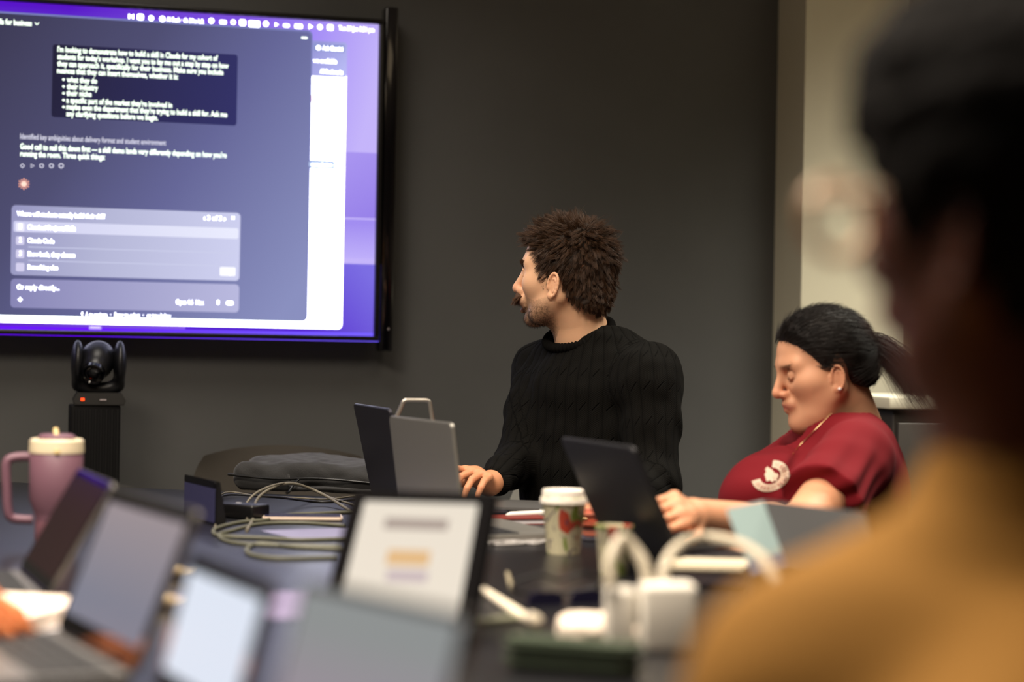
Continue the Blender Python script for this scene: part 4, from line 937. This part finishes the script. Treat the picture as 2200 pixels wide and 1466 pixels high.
segs = [(hip, at(1262, 760, 4.33), TF), (shL, elL, TF), (elL, wrL, A3(0, 0, 1)), (shR, elR, TF), (elR, at(1068, 1026, 4.16), A3(0, 0, 1))]
u, v = axes_uv(V, segs, [.165, .062, .05, .056, .045])
tq = (V-hip)@TRm.T
core = ((tq[:, 1]**2/.19**2+tq[:, 0]**2/.15**2) < 1.0)
lat = np.arctan2(tq[:, 1], tq[:, 0]+.02)*.150
u2 = np.where(tq[:, 2] > .30, lat*(1-.0*tq[:, 2]), lat)
armd = np.minimum(prim(('c', shL, elL, .067, .058, 0), V), prim(('c', shR, elR, .060, .052, 0), V))
tor = ev(jp[:3], V)
use = tor < armd+.004
u = np.where(use, u2, u); v = np.where(use, tq[:, 2], v)
jm = npmesh('jumper', V, F, M_knit, man, man_o, {'ku': u, 'kv': v})
mb = MB(); nn = 216; rp = [nkc-man_o+e1*(.0700+.0)*math.cos(2*PI*i/nn)+e2*.0740*math.sin(2*PI*i/nn) for i in range(nn)]
mb.tube(rp, [.0095+.0014*math.sin(i*2*PI/4) for i in range(nn)], 10, closed=True); mb.build('collar', mat('black_rib_knit', (14, 13, 12), .95, spec=.1), jm)
# trousers and shoes below the table
def trousers(o, R, hipc, parent, org, m, fl):
    f, l = R[0], R[1]; pr = [('e', hipc-A3(0, 0, .10), (.13, .17, .10), R, 0)]
    sh = []
    for s in (1, -1):
        h0 = hipc+l*.09*s-A3(0, 0, .10); kn = h0+f*.38+A3(0, 0, -.02)+l*.02*s; kn[2] = .50; an = kn+f*-.02; an[2] = .09
        pr += [('c', h0, kn, .085, .062, .04), ('c', kn, an, .060, .045, .02)]; sh.append(an)
    V, F = nets(lambda P: ev(pr, P), hipc+A3(-.6, -.6, -.75), hipc+A3(.6, .6, .12), .014)
    npmesh('trousers', V, F, m, parent, org)
    for a in sh:
        V, F = nets(lambda P: ev([('c', A3(a[0], a[1], .04)-f*.03, A3(a[0], a[1], .035)+f*.16, .040, .034, 0), ('c', A3(a[0], a[1], .10), A3(a[0], a[1], .05), .042, .045, .02)], P), a+A3(-.26, -.26, -.1), a+A3(.26, .26, .08), .008)
        V[:, 2] = np.maximum(V[:, 2], .002); npmesh('shoe', V, F, M_blk, parent, org)
trousers(man_o, TRm, hip-A3(0, 0, .05), man, man_o, mat('dark_denim', (34, 38, 50), .8), 0)
# hair
def hairline(x): return curve(x, [-.12, -.085, -.06, -.035, -.022, -.014, .002, .014, .024, .034, .048, .062, .080, .11], [-.080, -.083, -.072, -.056, -.046, .000, .000, -.026, -.022, .012, .050, .058, .066, .075])
def sample_head(fn, mask, lf, n, parts0, jit=.0025):
    V0 = parts0[0]; Q = lf(V0); k = mask(Q); idx = np.nonzero(k)[0]; r = V0[rng.choice(idx, n)]+rng.normal(size=(n, 3))*jit
    N = grad(fn, r); d = fn(r); return r-N*d[:, None], N
hfn = lambda P: ev(hprims, hl(P))*HS
hv = nets(hfn, ho-A3(.14, .14, .13), ho+A3(.14, .14, .14), .004)
hm = lambda Q: (Q[:, 2] > hairline(Q[:, 0])) & (np.abs(Q[:, 1]) < .083)
# close-cropped cap under the strands so no scalp shows
def hair_cap(fn, lf, line, th, h, lo, hi, wob=.0, back=None):
    def f(P):
        Q = lf(P); d = fn(P)-th-wob*wr(P, 130)-wob*.6*wr(P, 300, 2); e = (line(Q[:, 0])-Q[:, 2])*.7; k = .012; x = np.maximum(d, e); return x
    return nets(f, lo, hi, h)
capf = hfn
capV, capF = hair_cap(lambda P: ev([('e', (-.004, 0, .030), (.100, .078, .087), None, 0), ('e', (-.052, 0, -.043), (.044, .053, .042), None, .03)], hl(P)), hl, lambda x: hairline(x)+.006, .0025, .0012, ho-A3(.14, .14, .13), ho+A3(.14, .14, .14), .003)
M_hair = mat('brown_hair', (70, 47, 29), .5, spec=.4, var=.35, vscale=60)
hair = npmesh('hair', capV, capF, mat('brown_hair_under', (40, 28, 18), .8), man, man_o)
mcap = lambda P: ev([('e', (-.004, 0, .030), (.100, .078, .087), None, 0), ('e', (-.052, 0, -.043), (.044, .053, .042), None, .03)], hl(P))
mv = nets(mcap, ho-A3(.14, .14, .13), ho+A3(.14, .14, .14), .004); r, N = sample_head(mcap, lambda Q: Q[:, 2] > hairline(Q[:, 0]), hl, 26000, mv); Q = hl(r)
top = np.clip((Q[:, 2]-.02)/.07, 0, 1); front = np.clip((Q[:, 0]-.0)/.08, 0, 1)
lift = .30+.16*top+.10*rng.random(len(r))
dr = strand_dirs(r, N, HR, ho, HS, (-.050, .030, .098), lift)
dr = unit(dr+np.array([0, 0, 1])*(.35*front*top)[:, None]+rng.normal(size=r.shape)*.10)
ln = (.018+.006*top+.006*front*top)*(.75+.5*rng.random(len(r))); ln[Q[:, 2] < -.03] *= .75
strands('hair_strands', r+N*.0005, dr, ln, .00055, M_hair, hair, man_o, 4, .30, .10, 1100)
k = 260; sel = rng.choice(np.nonzero(top > .55)[0], k)
strands('loose_strands', r[sel]+N[sel]*.006, unit(dr[sel]+N[sel]*.9+rng.normal(size=(k, 3))*.25), .020+.014*rng.random(k), .0005, M_hair, hair, man_o, 4, .3, 0, 45)
# moustache, brows
def patch(fn, lf, o, R, s, box, n):
    lo_, hi_ = np.array(box[0]), np.array(box[1]); q = lo_+(hi_-lo_)*rng.random((n, 3)); r_ = o+(q@R)*s
    for _ in range(4): g_ = grad(fn, r_); r_ = r_-g_*fn(r_)[:, None]
    return r_, grad(fn, r_), q
r, N, q = patch(hfn, hl, ho, HR, HS, ((.100, -.030, -.0575), (.118, .030, -.0475)), 1500)
out = HR[1][None]*np.sign(q[:, 1])[:, None]*np.clip(np.abs(q[:, 1])/.03, 0, 1)[:, None]
strands('moustache', r, unit(N*.75+out*.8-HR[2]*.75+rng.normal(size=r.shape)*.12), .014+.008*rng.random(len(r)), .00045, mat('moustache_brown', (92, 62, 40), .6), man, man_o, 3, .2, .25, 60)
for s_ in (1, -1):
    r, N, q = patch(hfn, hl, ho, HR, HS, ((.07, min(.014*s_, .050*s_), .018), (.10, max(.014*s_, .050*s_), .0245)), 260)
    strands('eyebrow', r, unit(HR[1]*s_*.9+N*.28+HR[2]*.15+rng.normal(size=r.shape)*.1), .007+.003*rng.random(len(r)), .0004, M_hair, man, man_o, 2)
r, N, q = patch(hfn, hl, ho, HR, HS, ((.02, -.06, -.13), (.10, .06, -.082)), 1500)
strands('beard_stubble', r, unit(N*.6-HR[2]*.7+rng.normal(size=r.shape)*.3), .003+.003*rng.random(len(r)), .00028, mat('stubble_brown', (60, 42, 28), .7), man, man_o, 2)

# ---------------------------------------------------------------- woman in the maroon shirt
wb = math.radians(-8); wpch = math.radians(-15); WSC = .885; DW = 3.79
wf = A3(-math.cos(wb)*math.cos(wpch), math.sin(wb)*math.cos(wpch), math.sin(wpch)); WR = frame(wf); wo = at(1770, 785, DW)
wl_ = L2W(wo, WR, WSC); owo = dict(fat=.005, closed=True, skin=lin((214, 158, 124))); wprims = head_prims(owo)
wom_o = A3(wo[0]+.05, wo[1], 0)
wn0 = at(1812, 860, 3.81); wn1 = at(1838, 945, 3.83)
wsL = at(1838, 985, 3.64); wsR = at(1790, 985, 3.98); WT = frame(unit(A3(-.95, -.28, 0)))
weL = at(1712, 1150, 3.42); wwL = at(1492, 1112, 3.20)
weR = at(1730, 1190, 3.60); wwR = at(1625, 1196, 3.27)
whf = lambda P: ev(wprims, wl_(P))*WSC
wneck = [('c', wn0, wn1, .054, .060, .028), ('e', at(1760, 900, DW), (.055, .045, .030), WR, .03), ('e', at(1825, 1000, 3.82), (.06, .10, .05), WT, .05)]
handW = hand(wwL, unit(at(1425, 1078, 3.08)-wwL), A3(.1, -.85, .5), 1, (.75, .85, .9, .95), .05, .92, (.15, .0))
handW2 = hand(wwR, unit(A3(-.75, -.55, -.04)), A3(.1, -.3, 1), -1, (.25, .3, .35, .4), .08, .88)
armL = [('c', weL, wwL, .050, .030, 0), ('c', wsL, weL, .050, .042, .03), ('e', weL*.72+wwL*.28, (.045, .045, .040), None, .03)]
parts = [nets(lambda P: ev([('f', whf, 0)]+wneck, P), wo-A3(.16, .16, .24), wo+A3(.22, .17, .15), .0022),
         nets(lambda P: ev(armL+[handW], P), at(1395, 1240, 3.0)-A3(.02, .06, .0), at(1860, 960, 3.7)+A3(.0, .04, .02), .0033),
         nets(lambda P: ev([('c', weR, wwR, .036, .026, 0), ('c', wsR, weR, .045, .038, .03), handW2], P), np.minimum(wwR, weR)-A3(.20, .22, .07), np.maximum(wsR, weR)+A3(.06, .06, .06), .004)]
V, F = join(parts); cols = skin_cols(wl_(V), owo, V); far = np.linalg.norm(V-wo, axis=1) > .24; cols[far] = np.array(lin((214, 154, 118)))
lid_ = np.exp(-(((wl_(V)[:, 0]-.089)/.012)**2+((np.abs(wl_(V)[:, 1])-.033)/.014)**2+((wl_(V)[:, 2]+.007)/.0022)**2)); cols *= 1-.7*lid_[:, None]
wom = npmesh('person', V, F, M_skin, None, wom_o, cols=cols); put(wom, 'woman in a maroon T-shirt with tied-back dark hair looking down at a laptop', 'person')
eyes(wom, wom_o, wo, WR, WSC)
# T-shirt
M_mar = mat('maroon_cotton', (108, 15, 25), .9, sheen=0, spec=.2)
whip = at(1745, 1300, 3.80)
tp_ = [('e', at(1800, 1055, 3.80), (.125, .165, .165), WT, 0), ('e', at(1648, 1068, 3.68), (.092, .085, .080), WT, .05), ('e', at(1660, 1064, 3.86), (.092, .085, .080), WT, .05), ('e', at(1735, 1190, 3.80), (.155, .165, .15), WT, .06), ('e', whip, (.15, .17, .13), WT, .05),
       ('c', at(1850, 962, 3.80), wsL, .050, .060, .04), ('c', at(1835, 962, 3.86), wsR, .05, .055, .04), ('e', at(1690, 1040, 3.76), (.09, .12, .06), WT, .05)]
sa = wsL*.42+weL*.58; sd = unit(weL-wsL); sa2 = wsR*.42+weR*.58; sd2 = unit(weR-wsR)
wnc = at(1800, 934, 3.81); wN = unit(A3(-.50, -.06, .86)); wa = unit(A3(-.86, -.1, -.5)-wN*(A3(-.86, -.1, -.5)@wN)); wb_ = np.cross(wN, wa)
def tee(P):
    d = ev(tp_, P); q = P-wnc; hole = np.linalg.norm(np.stack([(q@wa)*.62+.004, (q@wb_)], 1), axis=1)-.070
    d = np.maximum(d, -np.maximum(hole, -(q@wN)-.055))
    for c_, a, b, r0_ in ((wsL, sa, sd, .066), (wsR, sa2, sd2, .060)):
        sl = np.maximum(prim(('c', c_, a+b*.03, r0_, r0_+.008, 0), P), (P-a)@b); h_ = np.clip(.5+.5*(sl-d)/.03, 0, 1); d = sl*(1-h_)+d*h_-.03*h_*(1-h_)
    Q = (P-wsL)@WT.T
    fold = .0045*wr(P, 30, 1)+.004*np.sin(170*(Q[:, 2]*.8+Q[:, 0]*.55)+2*wr(P, 20))*np.exp(-((Q[:, 0]-.09)**2+(Q[:, 2]+.03)**2)/.007)
    return d+fold
V, F = nets(tee, np.minimum(at(1520, 1300, 3.6), whip-A3(.25, .52, .14)), np.maximum(at(1950, 880, 4.0), whip+A3(.24, .24, .1)), .0046)
ts = npmesh('t_shirt', V, F, M_mar, wom, wom_o)
# chest emblem: projected onto the shirt
lc = at(1655, 1023, 3.6); ld = unit(lc-CAM)
def onsurf(fn, p, d, t0=-.12):
    t = np.full(len(p), t0)
    for _ in range(60): t = t+np.clip(fn(p+d*t[:, None]), -.01, .01)*.8
    return p+d*t[:, None]
eu = unit(A3(.93, .35, -.16)); eu = unit(RT*.95-UP*.02); ev2 = UP
def emblem(pts2, off=.0012):
    P = np.array([lc+eu*x*.0009+ev2*y*.0009 for x, y in pts2]); return onsurf(tee, P, ld)-ld*off-wom_o
mb = MB(); nn = 72
def ringpts(r0, r1, a0, a1, n): 
    V2 = []
    for i in range(n+1):
        a = a0+(a1-a0)*i/n
        for k in range(5): rr_ = r0+(r1-r0)*k/4; V2.append((rr_*math.cos(a)*1.12, rr_*math.sin(a)*.86))
    th = math.radians(24); V2 = [(x*math.cos(th)-y*math.sin(th), x*math.sin(th)+y*math.cos(th)) for x, y in V2]
    return V2, [(i*5+k, (i+1)*5+k, (i+1)*5+k+1, i*5+k+1) for i in range(n) for k in range(4)]
V2, F2 = ringpts(19, 35, math.radians(-190), math.radians(62), 70); mb.add(emblem(V2), F2, 0, True)
bear = [(-11, 12), (-7, 17), (-2, 14), (2, 12), (7, 5), (13, 4), (15, -1), (11, -6), (12, -11), (6, -9), (3, -13), (-2, -9), (-8, -12), (-10, -5), (-12, 2), (-9, 7)]
cV = [(0, 0)]+bear; mb.add(emblem([(x*1.05+1, y*1.05+1) for x, y in cV]), [(0, 1+i, 1+(i+1) % len(bear)) for i in range(len(bear))], 0, True)
em = mb.build('chest_emblem', mat('cream_print', (196, 176, 156), .8), ts)
mb = MB()
for i in range(17):
    a = math.radians(-178+i*14); 
    for j in range(2):
        if (i*7+j*3) % 5 == 0: continue
        da = math.radians(2.2+4*j)
        q = []
        for rr_, aa in ((23, a+da), (31, a+da), (31, a+da+.035), (23, a+da+.035)): q.append((rr_*math.cos(aa)*1.12, rr_*math.sin(aa)*.86))
        th = math.radians(24); q = [(x*math.cos(th)-y*math.sin(th), x*math.sin(th)+y*math.cos(th)) for x, y in q]; mb.add(emblem(q, .002), [(0, 1, 2, 3)], 0)
mb.build('emblem_lettering', mat('maroon_print', (168, 92, 84), .8), ts)
# necklace
pts = onsurf(lambda P: np.minimum(tee(P), ev([('f', whf, 0)]+wneck, P)), np.array([at(x, y, 3.5) for x, y in ((1795, 880), (1760, 915), (1735, 940), (1718, 958), (1706, 975))]), ld, 0)
mb = MB(); mb.tube([p-wom_o-ld*.003 for p in spline(pts, 5)], .0009, 8); mb.build('necklace', mat('gold', (230, 200, 150), .2, 1), wom)
trousers(wom_o, WT, whip, wom, wom_o, mat('dark_denim', (34, 38, 50), .8), 0)
# hair
def wline(x): return curve(x, [-.12, -.08, -.055, -.035, -.026, -.016, -.004, .008, .020, .036, .050, .064, .080, .11], [-.075, -.070, -.060, -.045, -.010, .016, .010, -.014, -.026, .004, .034, .052, .066, .078])
lo_, hi_ = wo-A3(.13, .13, .13), wo+A3(.15, .13, .13)
def wcapd(P):
    Q = wl_(P); return ev([('e', (-.004, 0, .030), (.100, .078, .087), None, 0), ('e', (-.052, 0, -.038), (.048, .055, .045), None, .03)], Q)*WSC
def wcap(P):
    Q = wl_(P); a = np.arctan2(Q[:, 2]-.03, Q[:, 1]); g_ = .0008*np.sin(a*60+2*wr(P, 30))+.0005*np.sin(a*140)
    return np.maximum(wcapd(P)+.0015-.009*np.clip((Q[:, 2]-wline(Q[:, 0])+.0015*np.sin(Q[:, 1]*700))/.040, 0, 1)-g_, (wline(Q[:, 0])-Q[:, 2])*.6)
V, F = nets(wcap, lo_, hi_, .0026)
M_wh = mat('dark_hair', (22, 16, 13), .5, spec=.3, var=.3, vscale=60)
whair = npmesh('hair', V, F, M_wh, wom, wom_o)
wv = nets(lambda P: wcapd(P)-.006, lo_, hi_, .004); wmask = lambda Q: Q[:, 2] > wline(Q[:, 0])+.003
r, N = sample_head(lambda P: wcapd(P)-.006, wmask, wl_, 6000, wv)
d_ = -strand_dirs(r, N, WR, wo, WSC, (-.110, 0, .012), -.0*np.ones(len(r))); d_ = unit(d_+N*.10+rng.normal(size=r.shape)*.03)
strands('hair_strands', r, d_, .030+.015*rng.random(len(r)), .00045, M_wh, whair, wom_o, 4, .1, .0)
tie = wo+WR.T@A3(-.106, 0, .016)*WSC
n = 2600; base = tie+rng.normal(size=(n, 3))*.008; dd = unit(np.array([.90, -.15, .25])+rng.normal(size=(n, 3))*.13)
P_ = base[:, None, :]; 
mbv = []; rad = .0008
t = np.linspace(0, 1, 8); L_ = (.085+.045*rng.random(n)); sp_ = rng.normal(size=(n, 3))*.012
curvepts = np.stack([base+dd*(L_*tt)[:, None]*.62+A3(.28, 0, -1)*(L_*tt*tt*.95)[:, None]+sp_*tt for tt in t], 1)
a_ = np.cross(dd, rng.normal(size=(n, 3))); a_ = unit(a_); b_ = np.cross(dd, a_)
W = np.stack([curvepts+(a_*math.cos(2*PI*j/3)+b_*math.sin(2*PI*j/3))[:, None, :]*(rad*(1-.8*t))[None, :, None] for j in range(3)], 2).reshape(-1, 3)
bs = (np.arange(n)*24)[:, None]; F = np.concatenate([bs+np.array([[i*3+j, i*3+(j+1) % 3, (i+1)*3+(j+1) % 3, (i+1)*3+j]]) for i in range(7) for j in range(3)])
npmesh('ponytail', W, F, M_wh, whair, wom_o)
mb = MB(); Q = Matrix.Translation(tie-wom_o+A3(.004, 0, .002))@Vector((.85, -.1, .35)).to_track_quat('Z', 'Y').to_matrix().to_4x4()
mb.tube([Q@Vector((.013*math.cos(a), .013*math.sin(a), 0)) for a in np.linspace(0, 2*PI, 24, endpoint=False)], .0045, 8, closed=True); mb.build('hair_tie', mat('hair_tie', (20, 18, 20), .7), whair)
for s_ in (1, -1):
    r, N, q = patch(whf, wl_, wo, WR, WSC, ((.07, min(.014*s_, .048*s_), .0205), (.10, max(.014*s_, .048*s_), .0230)), 110)
    strands('eyebrow', r, unit(WR[1]*s_*.9+N*.2+WR[2]*.1+rng.normal(size=r.shape)*.1), .006+.002*rng.random(len(r)), .0003, M_wh, wom, wom_o, 2)
ep = wo+WR.T@A3(.004, .0865, -.050)*WSC; mb = MB(); mb.lathe([(0, -.0035), (.003, -.002), (.0035, 0), (.003, .002), (0, .0035)], tuple(ep-wom_o), n=14); mb.build('earring', mat('pearl', (226, 220, 220), .15), wom)

# ---------------------------------------------------------------- person in mustard, in the front
fb = math.radians(47); ff = A3(-math.cos(fb), math.sin(fb), .0); FR = frame(ff); fo_ = at(2232, 445, 1.19); FS = 1.02
fl_ = L2W(fo_, FR, FS); ofr = dict(skin=lin((84, 42, 25))); fprims = head_prims(ofr); fr_o = A3(fo_[0]+.02, fo_[1], 0)
fhf = lambda P: ev(fprims, fl_(P))*FS
fn0 = at(2190, 840, 1.20); fn1 = at(2250, 1165, 1.20); FT = frame(unit(A3(-.6, .8, 0)))
fsL = at(1775, 1515, 1.12); fsR = A3(fn1[0]+.19, 1.12, fsL[2]); feL = fsL+A3(-.03, .10, -.24); fwL = feL+A3(-.02, .20, .07); fwL[2] = TZ+.05
parts = [nets(lambda P: ev([('f', fhf, 0), ('c', fn0, fn1, .056, .064, .03)], P), fo_-A3(.16, .16, .24), fo_+A3(.16, .17, .15), .0045)]
V, F = join(parts); fr = npmesh('person', V, F, M_skin, None, fr_o, cols=skin_cols(fl_(V), ofr, V)); put(fr, 'blurred dark-haired person in a mustard top and glasses, in the right foreground', 'person')
eyes(fr, fr_o, fo_, FR, FS)
M_mus = mat('mustard_cotton', (142, 100, 40), .9, sheen=.0, spec=.2, bump=.3, bscale=400)
fch = A3(fn1[0]+.0, 1.08, fn1[2]-.24)
mp_ = [('e', fch, (.13, .21, .22), FT, 0), ('e', fch-A3(0, 0, .25), (.14, .19, .2), FT, .06), ('c', fn1+A3(-.02, 0, -.015), fsL, .066, .075, .06), ('c', fn1+A3(.02, 0, -.03), fsR, .06, .07, .06), ('c', fsL, feL, .072, .060, .03), ('c', feL, fwL, .056, .040, .03), ('c', fsR, fsR+A3(0, .06, -.26), .07, .055, .03), ('c', fn0*.25+fn1*.75, fn1, .069, .080, .03)]
V, F = nets(lambda P: np.maximum(ev(mp_, P)+.005*wr(P, 28), -np.maximum(np.linalg.norm((P-fn1)[:, :2], axis=1)-.058, fn1[2]-.01-P[:, 2])), A3(fsL[0]-.2, .85, .42), A3(fsR[0]+.12, 1.62, fn1[2]+.10), .008)
npmesh('top', V, F, M_mus, fr, fr_o)
V, F = nets(lambda P: hand_f(P), fwL-A3(.2, .1, .08), fwL+A3(.15, .22, .1), .005) if False else (None, None)
hF = hand(fwL, unit(A3(-.25, .95, -.1)), A3(0, .1, 1), -1, (.3, .35, .4, .4))
V, F = nets(lambda P: ev([hF], P), fwL-A3(.15, .06, .06), fwL+A3(.12, .24, .07), .005); npmesh('hand', V, F, mat('skin_plain', (176, 112, 78), .5, spec=.35, sss=.1), fr, fr_o)
fline = lambda x: curve(x, [-.12, -.08, -.05, .0, .03, .055, .08, .11], [-.080, -.085, -.075, -.07, -.045, -.01, .03, .045])
glm = mat('tan_frame', (206, 164, 120), .35)
gl = []
for s_ in (1, -1):
    ring_ = [(.116-.06*max(0, abs(y_)-.02), y_, z_) for y_, z_ in [(s_*(.042+.033*math.cos(a)*(1 if abs(math.cos(a)) > .5 else 1.05)), -.006+.023*math.sin(a)) for a in np.linspace(0, 2*PI, 28, endpoint=False)]]
    gl.append([fo_+FR.T@(A3(*q)*FS)-fr_o for q in ring_])
gr = empty('glasses', (0, 0, 0), parent=fr)
for g_ in gl: mb = MB(); mb.tube(g_, .0036, 8, closed=True); mb.build('rim', glm, gr)
mb = MB(); mb.tube([fo_+FR.T@(A3(*q)*FS)-fr_o for q in ((.113, .010, .002), (.116, 0, .006), (.113, -.010, .002))], .0026, 8); mb.build('bridge', glm, gr)
for s_ in (1, -1): mb = MB(); mb.tube(spline([fo_+FR.T@(A3(*q)*FS)-fr_o for q in ((.113, .076*s_, .004), (.06, .080*s_, .006), (.045, .079*s_, .006), (.03, .076*s_, .006))], 5), .0026, 8); mb.build('temple', glm, gr)
V, F = hair_cap(lambda P: ev([('e', (-.004, 0, .036), (.100, .080, .090), None, 0), ('e', (-.052, 0, -.045), (.050, .058, .050), None, .03), ('e', (.045, 0, .075), (.055, .055, .045), None, .03)], fl_(P)), fl_, fline, .016, .005, fo_-A3(.17, .17, .15), fo_+A3(.17, .17, .17), .004)
npmesh('hair', V, F, mat('black_hair', (9, 6, 5), .95, spec=.1), fr, fr_o)
trousers(fr_o, FT, A3(fch[0], fch[1]-.05, .62), fr, fr_o, mat('dark_denim', (34, 38, 50), .8), 0)

# ---------------------------------------------------------------- person at the left edge: only a hand shows
hx = at(-30, 1275, 2.12)
lo_o = A3(hx[0]-.50, hx[1]-.10, 0)
lw = hx+A3(-.075, -.005, -.003); le = lw+A3(-.24, -.10, -.02); ls = le+A3(-.12, -.05, .27)
H3 = hand(lw, A3(.98, .1, -.12), A3(0, -.35, 1), 1, (.5, .6, .65, .7), .05, .95)
LTm = frame(A3(1, .2, 0)); lh = ls+A3(-.02, .17, .20); ll_ = L2W(lh, LTm, 1.); lpr = head_prims({})
lsR = ls+A3(-.05, .34, 0)
parts = [nets(lambda P: ev([H3, ('c', lw, le, .027, .038, .012)], P), lw-A3(.26, .16, .07), lw+A3(.19, .12, .08), .004),
         nets(lambda P: ev([('f', lambda Q: ev(lpr, ll_(Q)), 0), ('c', lh-A3(.02, 0, .08), lh-A3(.03, 0, .2), .055, .06, .03)], P), lh-A3(.15, .15, .25), lh+A3(.15, .15, .15), .006)]
V, F = join(parts); cl = np.tile(np.array(lin((206, 124, 76))), (len(V), 1)); lp = npmesh('person', V, F, M_skin, None, lo_o, cols=cl); put(lp, 'person at the left edge of whom only a hand over papers shows', 'person')
lc_ = lh-A3(.02, 0, .42)
V, F = nets(lambda P: ev([('e', lc_, (.12, .18, .24), LTm, 0), ('e', lc_-A3(0, 0, .2), (.13, .17, .16), LTm, .05), ('c', lc_+A3(0, 0, .2), ls, .06, .062, .05), ('c', lc_+A3(0, 0, .2), lsR, .06, .062, .05), ('c', ls, le, .06, .052, .03), ('c', le, lw*.5+le*.5, .05, .042, .02), ('c', lsR, lsR+A3(.06, .02, -.27), .06, .05, .03)], P), A3(lc_[0]-.2, lc_[1]-.35, .38), A3(lw[0]+.02, lc_[1]+.32, lh[2]), .010)
npmesh('shirt', V, F, mat('dark_shirt', (40, 38, 40), .85), lp, lo_o)
V, F = hair_cap(lambda P: ev([('e', (-.004, 0, .030), (.100, .078, .087), None, 0), ('e', (-.052, 0, -.045), (.048, .055, .045), None, .03)], ll_(P)), ll_, hairline, .01, .006, lh-A3(.15, .15, .13), lh+A3(.15, .15, .15), .002)
npmesh('hair', V, F, mat('dark_hair', (28, 20, 16), .38), lp, lo_o)
trousers(lo_o, LTm, A3(lc_[0], lc_[1], .62), lp, lo_o, mat('dark_denim', (34, 38, 50), .8), 0)
